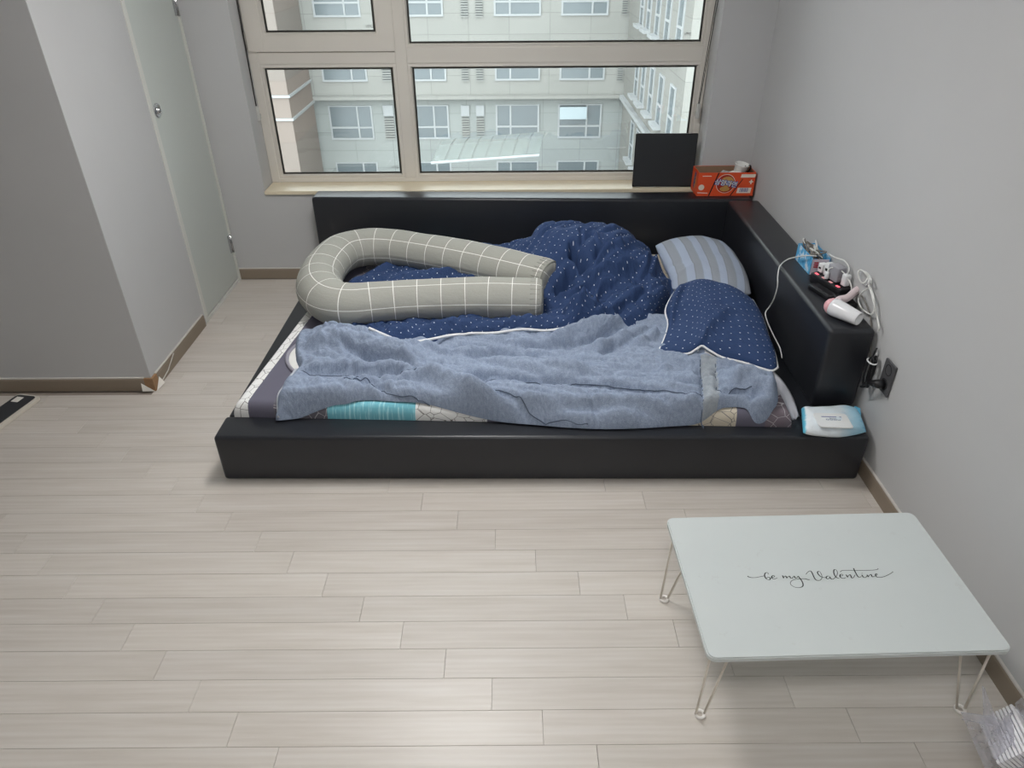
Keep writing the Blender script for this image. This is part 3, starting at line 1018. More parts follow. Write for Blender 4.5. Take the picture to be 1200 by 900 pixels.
B_R = [  # (pixels, height, width, kind)
    ([(352, 406), (380, 404), (410, 410), (440, 416), (470, 424), (500, 433)], .042, .055, 'g'),
    ([(372, 397), (420, 404), (480, 412), (530, 418)], .024, .04, 'g'),
    ([(378, 390), (395, 390), (409, 393)], .022, .03, 'g'),
    ([(420, 461), (445, 459), (470, 466), (505, 470)], .022, .03, 'g'),
    ([(470, 434), (510, 444), (550, 458), (590, 474), (630, 486), (680, 495), (720, 498)], .034, .042, 'g'),
    ([(560, 426), (600, 432), (650, 436), (700, 437)], .020, .05, 'g'),
    ([(520, 414), (570, 412), (620, 416), (660, 416)], .012, .03, 'g'),
    ([(640, 402), (660, 398), (690, 391), (715, 388), (738, 383)], .034, .032, 'g'),
    ([(690, 412), (715, 404), (735, 396), (760, 388)], .018, .028, 'g'),
    ([(742, 405), (756, 400), (772, 391)], .016, .022, 'g'),
    ([(700, 470), (730, 472), (760, 480), (790, 484)], .014, .03, 'g'),
    ([(850, 446), (880, 448), (900, 456), (906, 466)], .036, .045, 'g'),
    ([(770, 432), (800, 436), (818, 440)], .014, .03, 'g'),
    ([(842, 440), (860, 437), (880, 440)], .012, .025, 'g'),
    ([(353, 434), (380, 435), (423, 436), (478, 438)], -.034, .014, 'v'),
    ([(392, 409), (430, 423), (463, 429), (486, 436), (520, 441)], -.026, .013, 'v'),
    ([(404, 450), (420, 446), (432, 444), (448, 456), (467, 460), (485, 461), (503, 466)], -.024, .011, 'v'),
    ([(520, 441), (560, 443), (593, 444), (648, 449), (685, 451), (740, 456), (771, 460), (812, 465)], -.016, .008, 'v'),
    ([(569, 458), (602, 463), (623, 471), (648, 476), (703, 490), (742, 498)], -.020, .010, 'v'),
    ([(600, 406), (630, 407), (659, 406), (685, 402), (703, 396), (730, 389)], -.026, .013, 'v'),
    ([(520, 409), (566, 407), (612, 410)], -.012, .011, 'v'),
    ([(538, 419), (575, 416), (612, 421), (640, 421)], -.013, .016, 'v'),
    ([(700, 416), (717, 409), (724, 404)], -.018, .010, 'v'),
    ([(655, 424), (690, 421), (720, 424)], -.012, .014, 'v'),
    ([(680, 452), (692, 462), (700, 472), (712, 478)], -.010, .010, 'v'),
    ([(820, 425), (823, 445), (824, 465), (827, 490)], -.012, .006, 'v'),
    ([(838, 428), (840, 446), (841, 462)], -.010, .006, 'v'),
    ([(842, 461), (862, 459), (880, 458)], -.014, .007, 'v'),
    ([(868, 478), (880, 466), (890, 456)], -.018, .010, 'v'),
    ([(780, 430), (800, 434), (815, 434)], -.008, .006, 'v'),
]
B_R = [(px_line(p, .31), a, w, k) for p, a, w, k in B_R]
CR = [np.array(P(a, b, .30)[:2]) for a, b in ((395, 420), (412, 424), (430, 431), (455, 434), (402, 430), (375, 424))]
NFX = np.array([P(a, b, .305)[:2] for a, b in ((409, 396), (422, 404), (434, 406), (470, 403), (530, 398), (580, 394), (640, 390), (703, 386), (742, 381))])
def step(X, Y, poly, amp, w):
    """a fold lying over the cloth in front of it: steep near side, long fall behind"""
    poly = np.asarray(poly)
    o = np.argsort(poly[:, 0])
    px_, py_ = poly[o, 0], poly[o, 1]
    sd = Y-np.interp(X, px_, py_)
    L = px_[-1]-px_[0]
    f = sst(np.minimum(X-px_[0], px_[-1]-X)/(.18*L))
    return amp*f*sst((sd+.004)/.013)*np.exp(-np.maximum(sd, 0)/w)
B_S = [(px_line(p, .305), a, w) for p, a, w in (
    ([(340, 434), (380, 435), (423, 436), (478, 438), (535, 443)], .042, .07),
    ([(505, 440), (560, 443), (593, 444), (648, 449), (685, 451), (740, 456), (771, 460), (812, 465)], .018, .05),
    ([(560, 456), (602, 463), (623, 471), (648, 476), (703, 490), (730, 494)], .022, .045),
    ([(396, 451), (432, 446), (448, 455), (467, 460), (485, 461), (510, 467)], .026, .03),
    ([(385, 407), (430, 422), (463, 429), (490, 435)], .024, .03),
    ([(595, 406), (659, 406), (685, 402), (703, 396), (738, 386)], .030, .03),
    ([(535, 419), (575, 416), (612, 421), (640, 421)], .014, .03),
    ([(690, 420), (717, 410), (745, 398), (768, 390)], .018, .025),
    ([(842, 462), (862, 460), (880, 459), (897, 462)], .018, .03))]
def h_blanket(X, Y, d, coarse=False):
    under = sst((Y-np.interp(X, NFX[:, 0], NFX[:, 1])-.004)/.035)*(X < NFX[-1, 0]+.02)*(X > NFX[0, 0]+.01)
    t = rounded(d, .030)
    b = pad_top(X, Y)+.002+.016*np.clip(d/.02, 0, 1)
    z = b+t*.036
    s = np.clip(d/.035, 0, 1)
    for p, a, w, k in B_R: z = z+s*ridge(X, Y, p, a*(1.7 if a > 0 else 2.3), w*(.8 if a > 0 else 1), k)
    if not coarse:
        wx = X+.03*vnoise(X, Y, 5, 5, 1.1, 2)
        wy = Y+.16*X+.03*vnoise(X, Y, 5, 5, 2.1, 2)
        z = z+s*.026*(creases(wx, wy, 1.6, 9, 3.1)-.6)+s*.015*(creases(wx, wy, 5, 17, 8.3)-.6)+s*.008*(creases(X, Y, 17, 13, 6.1)-.6)
        for p, a, w in B_S: z = z+s*step(X, Y, p, a, w)
        # gathers across the rolled left part
        g = np.exp(-((X+.60)/.30)**2)
        z = z+s*g*.014*(creases(X+.5*Y, Y, 16, 3, 4.4)-.6)
    z = np.maximum(z, b+.003*t)
    return b+(z-b)*(1-.9*under)
strip = px_line([(820, 424), (838, 424), (841, 446), (842, 470), (836, 492), (826, 494), (824, 465), (822, 444)], .295)
def in_strip(x, y): return inside(x, y, strip)
blk, bb = soft_patch('blanket', bl_out, h_blanket, [M_FLEECE, M_FLEECE2], .0068, pick_mat=in_strip)
tag(blk, 'rumpled blue-grey fleece blanket spread over the patchwork pad', 'blanket')
# stitched hem along the left end, and the white lining that peeps out along the navy quilt
hem = [np.array([q[0]-.002, q[1], float(pad_top(np.array([q[0]]), np.array([q[1]]))[0])+.012]) for q in [P(a, b, .262) for a, b in ((324.5, 478), (328, 469), (334, 458), (343, 444), (349, 437))]]
obj('hem', tube_me(crom(hem, 4), .006, 7), fleece_mat('hem_fleece', (168, 174, 182), (205, 210, 216)), blk, True)

M_SEAM_SHADE = plain('seam_fold_shade', (84, 94, 110), .9, .1)  # dark tubes: stitched seams, plus shade drawn in along the fold creases
for sp_px in ([(353, 435), (385, 436), (423, 437), (478, 439), (520, 442), (560, 444), (593, 445), (648, 449), (685, 451), (740, 456), (771, 460), (812, 465), (823, 464)], [(569, 458), (602, 463), (623, 470), (648, 475), (690, 485)],
              [(820, 425), (823, 445), (824, 465), (827, 488)], [(838, 428), (840, 446), (841, 462), (862, 459), (880, 458)], [(404, 450), (420, 446), (432, 444), (448, 456), (467, 460), (485, 461), (503, 466)]):
    pp = crom([P(a, b, .305)[:2] for a, b in sp_px], 8)
    px_ = np.array([q[0] for q in pp]); py_ = np.array([q[1] for q in pp])
    dd, _ = seg_dist(px_, py_, bb, True)
    zz_ = h_blanket(px_, py_, dd)
    obj('seam_shade_line', tube_me([(a, b, c+.0004) for a, b, c in zip(px_, py_, zz_)], .0019, 6), M_SEAM_SHADE, blk, True)

# --- navy dotted quilt, heaped up towards the headboard
nav_px = [(409, 396), (412, 401), (422, 405), (434, 407), (452, 405), (470, 404), (500, 402), (530, 399), (553, 396), (580, 395), (612, 393), (640, 391), (667, 389), (703, 387), (722, 385), (742, 381), (762, 374), (778, 361), (792, 349), (799, 340), (798, 333)]
nav_out = [P(a, b, .305)[:2] for a, b in nav_px[:14]]+[P(a, b, .32)[:2] for a, b in nav_px[14:]]
nav_out += [np.array(p) for p in ((.745, 3.10), (.69, 3.26), (.60, 3.42), (.46, 3.53), (.28, 3.58), (.08, 3.56), (-.10, 3.55), (-.32, 3.55), (-.52, 3.46), (-.70, 3.30), (-.80, 3.12), (-.80, 2.92), (-.74, 2.76))]
nav_out = crom(nav_out, 3, True)
N0 = [  # broad forms: x, y, sx, sy, height
    (.37, 3.22, .33, .27, .225, 1.7), (.10, 3.34, .16, .14, .05), (-.14, 3.42, .15, .09, .06), (.58, 3.02, .16, .12, .06), (-.35, 3.12, .22, .05, .055), (-.62, 3.10, .14, .08, .025)]
lobe = [P(a, b, z)[:2] for a, b, z in ((660, 372, .34), (700, 362, .36), (735, 350, .38), (765, 342, .39), (792, 336, .38))]
frontroll = [P(a, b, .32)[:2] for a, b in ((416, 393), (440, 394), (480, 392), (540, 388), (600, 384), (660, 380), (710, 376))]
def h_nav0(X, Y):
    z = ZT+.030+np.zeros_like(X)
    for x, y, a, b, h, *e in N0: z = z+h*np.exp(-(((X-x)/a)**2+((Y-y)/b)**2)**(e[0] if e else 1))
    z = z+ridge(X, Y, lobe, .085, .075, 'g', .12)+ridge(X, Y, frontroll, .050, .055, 'g', .05)
    return z+.03
N_R = [([(645, 366), (680, 351), (704, 335), (728, 322)], .022, .016, 'g'),
       ([(648, 352), (672, 342), (690, 330)], .016, .014, 'g'),
       ([(680, 329), (704, 319), (720, 313), (747, 307)], .024, .018, 'g'),
       ([(691, 313), (704, 298), (712, 291), (733, 283)], .020, .016, 'g'),
       ([(700, 325), (725, 318), (750, 312), (762, 304)], .015, .014, 'g'),
       ([(700, 340), (720, 334), (745, 336)], .014, .012, 'g'),
       ([(757, 331), (765, 318), (770, 308)], .016, .012, 'g'),
       ([(748, 330), (757, 315), (762, 300)], .014, .012, 'g'),
       ([(655, 360), (700, 350), (720, 341)], -.012, .010, 'g'),
       ([(671, 281), (673, 294), (683, 305), (686, 318)], -.055, .020, 'g'),
       ([(650, 340), (664, 326), (672, 306)], -.045, .024, 'g'),
       ([(690, 312), (698, 302), (703, 292), (700, 286)], -.022, .014, 'g'),
       ([(720, 366), (735, 352), (748, 344), (762, 334)], -.022, .014, 'g'),
       ([(680, 268), (682, 280), (680, 291)], -.010, .009, 'g'),
       ([(696, 268), (700, 280), (707, 290)], .010, .010, 'g'),
       ([(700, 355), (730, 350), (770, 346)], .010, .012, 'g'),
       ([(440, 404), (500, 398), (560, 392)], -.008, .008, 'v')]
N_R = [([pick(a, b, h_nav0)[:2] for a, b in p], amp, w, k) for p, amp, w, k in N_R]
def h_navy(X, Y, d, coarse=False):
    h = h_nav0(X, Y)
    b = ZT+.02
    s = np.clip(d/.04, 0, 1)
    if not coarse:
        for p, a, w, k in N_R: h = h+ridge(X, Y, p, a*1.9, w*.85, k)
        U_ = X*.8+Y*.6; W_ = -X*.6+Y*.8
        U_ = U_+.04*vnoise(X, Y, 4, 4, 1.3, 2); W_ = W_+.04*vnoise(X, Y, 4, 4, 2.9, 2)
        h = h+s*.034*(creases(U_, W_, 1.8, 8, 5.2)-.6)+s*.017*(creases(U_, W_, 4.5, 17, 2.2)-.6)+s*.006*(creases(X, Y, 16, 16, 7.2)-.6)
        fr_ = np.exp(-((Y-2.66)/.12)**2)
        h = h+s*fr_*.014*(creases(X+.4*Y, Y, 15, 4, 9.0)-.6)
    return b+(np.maximum(h, b+.012)-b)*rounded(d, .055)
navy, nb = soft_patch('dotted_quilt', nav_out, h_navy, M_DOTS, .0078)
tag(navy, 'heaped navy quilt with small white dots in front of the headboard', 'quilt')
pe = [np.array([*P(a, b, .30)[:2], .292]) for a, b in ((436, 408), (452, 406), (470, 405), (492, 405), (530, 400), (545, 398), (553, 395), (580, 396), (612, 394), (640, 392), (667, 390), (700, 388))]
pe = [np.array([p[0], p[1]-.012, float(h_blanket(np.array([p[0]]), np.array([p[1]-.012]), np.array([.05]))[0])+.006]) for p in pe]
obj('white_piping', tube_me(crom(pe, 4), .0055, 7), M_PIPE, navy, True)

# --- U-shaped body pillow
ZPIL = .375
upx = [(629, 350.5), (600, 350), (560, 349.5), (520, 350.5), (480, 352), (445, 354.5), (414, 357), (391, 354), (377, 342), (376, 326), (386, 309), (402, 296), (428, 290), (458, 290), (490, 294), (525, 300), (560, 307), (595, 315), (625, 322), (640, 326)]
def uz(i, n):
    return ZPIL-.008+(.012 if i > 9 else 0)
path = [P(a, b, uz(i, len(upx))) for i, (a, b) in enumerate(upx)]
path = [Vector(p) for p in crom(path, 5)]
# arc length
al = [0]
for i in range(1, len(path)): al.append(al[-1]+(path[i]-path[i-1]).length)
TL = al[-1]
R0 = .097
seg = 36
V, Fc, UV = [], [], []
def ring_at(p, t, rad, u, flat=.93):
    side = Vector((t.y, -t.x, 0)).normalized()
    up = Vector((0, 0, 1))
    for k in range(seg+1):
        a = 2*math.pi*k/seg
        ca, sa = math.cos(a), math.sin(a)
        w = 1+.03*noise.noise(Vector((p.x*9+ca, p.y*9, sa*2)))
        w -= .06*math.exp(-((u-TL*.42)/.25)**2)*max(0, ca)*abs(math.sin(u*55+sa))*(rad > R0*.9)
        q = p+side*(rad*1.04*ca*w)+up*(rad*flat*sa*w)
        V.append(tuple(q)); UV.append((u/.104, k/seg*6+.20))
rings = 0
t0 = (path[1]-path[0]).normalized(); t1 = (path[-1]-path[-2]).normalized()
for s, rr in ((-.030, .03), (-.030, .55), (-.027, .80), (-.016, .94)):
    ring_at(path[0]+t0*s, t0, R0*rr, s); rings += 1
for i, p in enumerate(path):
    t = (path[min(i+1, len(path)-1)]-path[max(i-1, 0)]).normalized()
    ring_at(p, t, R0*(1+.02*math.sin(al[i]*9)+.07*math.exp(-((al[i]-TL*.42)/.22)**2)), al[i]); rings += 1
for s, rr in ((.016, .94), (.027, .80), (.030, .55), (.030, .03)):
    ring_at(path[-1]+t1*s, t1, R0*rr, TL+s); rings += 1
S1 = seg+1
Fc = [(i*S1+k, i*S1+k+1, (i+1)*S1+k+1, (i+1)*S1+k) for i in range(rings-1) for k in range(seg)]
bp = empty('body_pillow', (path[40].x, path[40].y, ZT+.02))
tag(bp, 'grey U-shaped body pillow with white grid lines on the dotted quilt', 'pillow')
off = -Vector(bp.location)
cov = obj('cover', me_from([Vector(v)+off for v in V], Fc, UV), M_GRID, bp, True)
M_GREYC = plain('grey_linen', (150, 150, 143), .9, .15, var=.08, scale=90)
for p, t in ((path[0]-t0*.020, t0), (path[-1]+t1*.020, t1)):
    side = Vector((t.y, -t.x, 0)).normalized()
    c = [p+off+side*(R0*.90*1.04*math.cos(a))+Vector((0, 0, R0*.90*.93*math.sin(a))) for a in np.linspace(0, 2*math.pi, 40, endpoint=False)]
    obj('end_seam', tube_me(c, .0035, 6, True), M_GREYC, bp, True)
# gathers radiating into the end seams
for p, t, sg in ((path[0], t0, -1), (path[-1], t1, 1)):
    side = Vector((t.y, -t.x, 0)).normalized()
    paths = []
    for a in np.linspace(0, 2*math.pi, 26, endpoint=False):
        def rp(s, rr): return p+off+t*(sg*s)+side*(R0*rr*1.04*math.cos(a))+Vector((0, 0, R0*rr*.93*math.sin(a)))
        paths.append([rp(-.028, .992), rp(-.005, .985), rp(.012, .945)])
    obj('gathers', tubes_me(paths, .0022, 5), M_GREYC, bp, True)

# --- cushions as Coons patches over four traced edges
def coons(c0, c1, d0, d1, u, v):
    def at(c, t):
        f = t*(len(c)-1); i = min(int(f), len(c)-2); f -= i
        return c[i]*(1-f)+c[i+1]*f
    A = at(c0, u)*(1-v)+at(c1, u)*v
    B = at(d0, v)*(1-u)+at(d1, v)*u
    C = (c0[0]*(1-u)+c0[-1]*u)*(1-v)+(c1[0]*(1-u)+c1[-1]*u)*v
    return A+B-C
def cushion(name, front, back, left, right, top, bot, mat, label, uvs=(1, 1), n=46, folds=(), zmin=None, seed=0.0, pw=2.6):
    c0, c1, d0, d1 = (np.array(crom(c, 8)) for c in (front, back, left, right))
    root = empty(name, tuple(np.mean([c0[0], c0[-1], c1[0], c1[-1]], axis=0)-np.array([0, 0, bot])))
    tag(root, label, 'pillow')
    o0 = np.array(root.location)
    V, UV, Fc = [], [], []
    pts = np.array([[coons(c0, c1, d0, d1, ku(i/n), ku(j/n)) for i in range(n+1)] for j in range(n+1)])
    for sgn, amp in ((1, top), (-1, bot)):
        for j in range(n+1):
            for i in range(n+1):
                u, v = ku(i/n)*2-1, ku(j/n)*2-1
                t = ((1-abs(u)**pw)*(1-abs(v)**pw))**.55
                p = pts[j, i].copy()
                z = p[2]+sgn*amp*t
                if sgn > 0:
                    X, Y = np.array([p[0]]), np.array([p[1]])
                    for f, a, w in folds: z += float(ridge(X, Y, f, a, w)[0])*min(1, t*3)
                    z += .008*t*noise.fractal(Vector((p[0]*11+seed, p[1]*11, seed)), 1, 2, 3)
                if zmin is not None: z = max(z, zmin)
                V.append((p[0]-o0[0], p[1]-o0[1], z-o0[2])); UV.append(((u+1)/2*uvs[0], (v+1)/2*uvs[1]))
    W_ = n+1
    N_ = W_*W_
    for j in range(n):
        for i in range(n):
            a = j*W_+i
            Fc.append((a, a+1, a+W_+1, a+W_))
            Fc.append((N_+a, N_+a+W_, N_+a+W_+1, N_+a+1))
    obj('cover', me_from(V, Fc, UV), mat, root, True)
    edge = [c-o0 for c in list(c0)+list(d1)[1:]+list(c1)[::-1][1:]+list(d0)[::-1][1:-1]]
    return root, edge
def PL_(lst): return [P(a, b, z) for a, b, z in lst]
sp_, _ = cushion('striped_pillow', PL_([(788, 338, .335), (820, 345, .335), (850, 348, .335), (880, 344, .335)]), PL_([(768, 288, .385), (795, 281, .395), (825, 280, .395), (850, 287, .385)]),
        PL_([(788, 338, .335), (784, 322, .35), (776, 305, .37), (768, 288, .385)]), PL_([(880, 344, .335), (876, 326, .35), (864, 304, .37), (850, 287, .385)]),
        .055, .085, M_STRIPE, 'pale pillow with blue-grey stripes leaning on the headboard corner', zmin=ZT+.004, seed=4.0,
        folds=[([P(a, b, .42)[:2] for a, b in ((775, 306), (790, 302), (812, 303))], -.010, .012), ([P(a, b, .42)[:2] for a, b in ((785, 316), (800, 310), (822, 306))], .008, .010)])
nv_, edge = cushion('dotted_pillow', PL_([(772, 411, .318), (789, 414, .314), (806, 414.5, .318), (816, 409, .335), (823, 405.5, .345), (832, 411, .335), (847, 419, .32), (870, 424.5, .318), (890, 431, .316), (904, 434.5, .315), (911, 431, .315)]),
        PL_([(797, 335, .40), (820, 331, .41), (850, 337, .41), (882, 352, .39)]),
        PL_([(772, 411, .318), (779, 396, .32), (783, 380, .335), (780, 364, .36), (787, 348, .385), (797, 335, .40)]),
        PL_([(911, 431, .315), (908, 415, .325), (901, 396, .34), (893, 372, .365), (882, 352, .39)]),
        .062, .03, M_DOTS, 'navy pillow with white dots and white piping beside the striped pillow', uvs=(.44, .62), seed=7.7, zmin=ZT+.04,
        folds=[([P(a, b, .40)[:2] for a, b in ((860, 362), (838, 376), (828, 386), (822, 402))], .016, .016), ([P(a, b, .40)[:2] for a, b in ((846, 372), (832, 384), (826, 398))], -.014, .012), ([P(a, b, .38)[:2] for a, b in ((799, 340), (789, 356), (783, 376))], .012, .014), ([P(a, b, .38)[:2] for a, b in ((806, 342), (797, 358), (790, 376))], -.014, .012)])
obj('white_piping', tube_me(edge, .0048, 7, True), M_PIPE, nv_, True)
# white lining that shows under the front and right edges
o0 = np.array(nv_.location)
lp = PL_([(806, 416, .312), (816, 411, .325), (823, 408, .332), (834, 415, .322), (850, 422, .311), (872, 428, .308), (886, 432, .308)])
Vl, Fl = [], []
for p in crom(lp, 5):
    for s in (0, 1): Vl.append((p[0]-o0[0], p[1]-o0[1]+.004-.012*s, p[2]-o0[2]-.002-.012*s))
for p in range(len(Vl)//2-1): Fl.append((2*p, 2*p+1, 2*p+3, 2*p+2))
lm = me_from(Vl, Fl)
ob_ = obj('white_lining', lm, M_PIPE, nv_, True)
md = ob_.modifiers.new('thick', 'SOLIDIFY'); md.thickness = .003
# pale sheet corner hanging out beside the pad
sc = [(905, 433, .30), (912, 440, .29), (918, 447, .28), (926, 459, .25), (932, 472, .225), (937, 488, .207)]
sd = [(903, 446, .29), (908, 456, .275), (912, 464, .262), (917, 468, .25), (921, 478, .225), (929, 492, .205)]
A, B = PL_(sc), PL_(sd)
A, B = crom(A, 4), crom(B, 4)
Vs, Fs = [], []
nc = 8
for a, b in zip(A, B):
    for k in range(nc+1):
        t = k/nc
        p = a*(1-t)+b*t
        Vs.append((p[0], p[1], p[2]+.012*math.sin(t*math.pi*2.2)*math.sin(math.pi*min(1, t*1.1))))
for i in range(len(A)-1):
    for k in range(nc):
        q_ = i*(nc+1)+k
        Fs.append((q_, q_+1, q_+nc+2, q_+nc+1))
sh = obj('sheet_corner', me_from(Vs, Fs), M_SHEET, None, True)
md = sh.modifiers.new('thick', 'SOLIDIFY'); md.thickness = .003
tag(sh, 'pale grey corner of a sheet hanging beside the packet of wipes', 'sheet')

# ------------------------------------------------------------------ low folding table
TZ = .296
tc = [P(a, b, TZ) for a, b in ((780, 606.5), (1070, 599.5), (1189, 763), (831, 772))]
ctr = sum(tc)/4
ang = math.atan2(tc[1][1]-tc[0][1]+tc[2][1]-tc[3][1], tc[1][0]-tc[0][0]+tc[2][0]-tc[3][0])
TWd = (np.linalg.norm(tc[1]-tc[0])+np.linalg.norm(tc[2]-tc[3]))/2
TDp = (np.linalg.norm(tc[3]-tc[0])+np.linalg.norm(tc[2]-tc[1]))/2
tab = empty('low_table', (ctr[0], ctr[1], 0), ang)
tag(tab, 'low white folding table with thin wire legs standing by the wall', 'table')
def top_mat():
    k = NT('table_white_laminate', .34, .45)
    co = k.coord('Object')
    n = k.noise(co, 5, 4, .6)
    d = k.noise(co, 16, 4, .7)
    c = k.mix(n, lin((198, 204, 203)), lin((204, 209, 208)))
    c = k.mix(k.math('MULTIPLY', k.math('GREATER_THAN', d, .66), .25), c, lin((188, 190, 188)))
    k.col(c)
    return k.m
topo = obj('tabletop', prism_me(round_rect(TWd, TDp, .022, 8), TZ-.016, TZ, .003, 2), top_mat(), tab)
M_WIRE = plain('cream_wire', (226, 218, 206), .4, .5)
for px, py, sx, sy in ((820, 837, -1, -1), (778, 702, -1, 1), (1125, 831, 1, -1), (None, None, 1, 1)):
    if px is None:
        fx, fy = TWd/2-.035, TDp/2-.05
    else:
        q = P(px, py, .004)-ctr
        fx, fy = q[0]*math.cos(-ang)-q[1]*math.sin(-ang), q[0]*math.sin(-ang)+q[1]*math.cos(-ang)
    f = Vector((fx, fy, .0045))
    t1_ = Vector((sx*(TWd/2-.020), sy*(TDp/2-.035), TZ-.016))
    t2_ = Vector((sx*(TWd/2-.085), sy*(TDp/2-.060), TZ-.016))
    rr = .011
    loop = [t1_]
    a1 = f+Vector((sx*rr, 0, .004)); a2 = f+Vector((-sx*rr, 0, .004))
    loop += [t1_.lerp(a1, .5), a1.lerp(t1_, .06)]
    leg = obj('leg', tubes_me([[t1_, t1_.lerp(a1, .5), a1], [t2_, t2_.lerp(a2, .5), a2]], .0032, 8), M_WIRE, tab, True)
    ringp = [f+Vector((rr*math.cos(a), rr*math.sin(a), 0)) for a in np.linspace(0, 2*math.pi, 20, endpoint=False)]
    obj('foot_ring', tube_me(ringp, .0042, 8, True), plain('white_cap', (240, 236, 230), .4, .5), leg, True)
    obj('hinge_plate', box_me(min(t1_.x, t2_.x)-.01, max(t1_.x, t2_.x)+.01, min(t1_.y, t2_.y)-.008, max(t1_.y, t2_.y)+.008, TZ-.0195, TZ-.0162, .001, 1), M_WIRE, leg)
# hand-lettered print, traced stroke by stroke
def T3(l): return [(870+a/20, 660+b/20) for a, b in l]
def T4(l): return [(925+a/20, 660+b/20) for a, b in l]
def T5(l): return [(975+a/15, 660+b/15) for a, b in l]
strokes = [
    T3([(120, 305), (150, 325), (220, 340), (320, 338), (420, 318), (510, 300)]),
    T3([(600, 262), (605, 240), (580, 222), (545, 228), (522, 260), (522, 300), (540, 345), (565, 370)]),
    T3([(545, 360), (590, 335), (640, 340), (655, 370), (630, 392), (590, 385), (555, 365)]),
    T3([(690, 340), (730, 330), (755, 310), (735, 292), (700, 300), (683, 325), (695, 355), (740, 372), (790, 360), (815, 345)]),
    T3([(925, 295), (945, 300), (965, 355)]), T3([(965, 340), (1000, 305), (1020, 310), (1045, 355)]), T3([(1045, 345), (1080, 310), (1105, 310), (1130, 350), (1165, 355), (1190, 345)]),
    T4([(70, 345), (110, 305), (135, 345), (165, 350), (205, 305)]),
    T4([(205, 305), (240, 350), (280, 400), (315, 470), (318, 530), (280, 565), (200, 575), (120, 560), (50, 520), (22, 470), (50, 420), (110, 390), (200, 375), (300, 368), (380, 370), (430, 385), (475, 390)]),
    T4([(388, 265), (420, 225), (460, 192), (495, 185), (525, 215), (555, 280), (585, 345), (620, 390), (670, 408), (720, 400), (752, 370), (765, 330), (760, 290), (735, 230), (700, 195), (668, 200), (660, 230), (685, 270), (720, 305), (765, 330), (810, 338), (850, 340)]),
    T4([(940, 310), (900, 303), (865, 325), (868, 355), (905, 370), (945, 345), (955, 315)]), T4([(945, 325), (970, 360), (1005, 378), (1045, 365), (1065, 345)]),
    T4([(1065, 345), (1110, 290), (1128, 230), (1110, 175), (1070, 150), (1045, 165), (1040, 220), (1060, 280), (1095, 330), (1135, 350), (1170, 352)]),
    T5([(140, 225), (175, 225), (190, 205), (170, 195), (145, 205), (140, 235), (165, 260), (210, 268), (240, 255)]),
    T5([(240, 205), (255, 215), (275, 250)]), T5([(275, 240), (300, 210), (320, 205), (335, 235), (350, 262), (380, 250), (405, 205)]),
    T5([(378, 90), (395, 130), (420, 180), (450, 230), (480, 250), (515, 235)]),
    T5([(150, 158), (155, 140), (200, 128), (300, 127), (450, 129), (600, 128), (700, 125), (770, 118), (810, 105), (800, 92)]),
    T5([(525, 205), (540, 235), (570, 255), (600, 245), (620, 215)]), T5([(523, 176), (529, 182)]),
    T5([(615, 205), (640, 245)]), T5([(640, 235), (665, 205), (685, 200), (700, 230), (720, 242), (750, 225)]),
    T5([(765, 215), (790, 210), (795, 190), (775, 188), (762, 205), (775, 235), (810, 250), (870, 248), (930, 232), (1000, 200), (1050, 170), (1068, 160), (1060, 145)])]
V, Fc = [], []
for st in strokes:
    pts = [P(a, b, TZ) for a, b in st]
    pts = [p-ctr for p in crom(pts, 5)]
    pts = [Vector((p[0]*math.cos(-ang)-p[1]*math.sin(-ang), p[0]*math.sin(-ang)+p[1]*math.cos(-ang), TZ+.0004)) for p in pts]
    n = len(pts)
    b0 = len(V)
    for i, p in enumerate(pts):
        t = (pts[min(i+1, n-1)]-pts[max(i-1, 0)])
        if t.length < 1e-9: t = Vector((1, 0, 0))
        t.normalize()
        nn = Vector((-t.y, t.x, 0))
        w = .00055+.00085*max(0.0, -t.y)+.0002
        V += [tuple(p+nn*w), tuple(p-nn*w)]
    Fc += [(b0+2*i, b0+2*i+1, b0+2*i+3, b0+2*i+2) for i in range(n-1)]
M_INK = plain('black_ink', (48, 50, 50), .6, .2)
le = obj('lettering', me_from(V, Fc), M_INK, topo)
le['label'] = 'thin black brush lettering be my Valentine'

# ------------------------------------------------------------------ black panel and noodle carton by the window
q0, q1 = PY(741, 216, 3.90), PY(819, 157, 3.90)
pw_, ph_ = PY(814, 190, 3.90)[0]-q0[0]+.01, q1[2]-ZS
bpn = empty('woven_board', ((q0[0]+q1[0])/2, 3.905, ZS))
tag(bpn, 'black rectangular panel with fine woven texture leaning in the window recess', 'panel')
bpn.rotation_euler = (math.radians(-4), 0, math.radians(-1.5))
pwid = q1[0]-q0[0]
def weave_mat():
    k = NT('black_weave', .55, .35)
    co = k.coord('Object')
    sp = k.n('SeparateXYZ'); k.l(co, sp.inputs[0])
    a = k.math('SINE', k.math('MULTIPLY', sp.outputs[0], 900.0)); b = k.math('SINE', k.math('MULTIPLY', sp.outputs[2], 900.0))
    h = k.math('MULTIPLY', a, b)
    k.col(k.mix(k.math('MULTIPLY_ADD', h, .5, .5), lin((26, 28, 31)), lin((62, 65, 68))))
    k.bump(h, .5, .002)
    return k.m
obj('woven_face', box_me(-pwid/2+.006, pwid/2-.006, -.0165, -.0085, .012, ph_-.008, .003, 2), weave_mat(), bpn)
obj('backing_board', box_me(-pwid/2, pwid/2, -.0120, .006, .003, ph_, .004, 2), M_BLACKP, bpn)

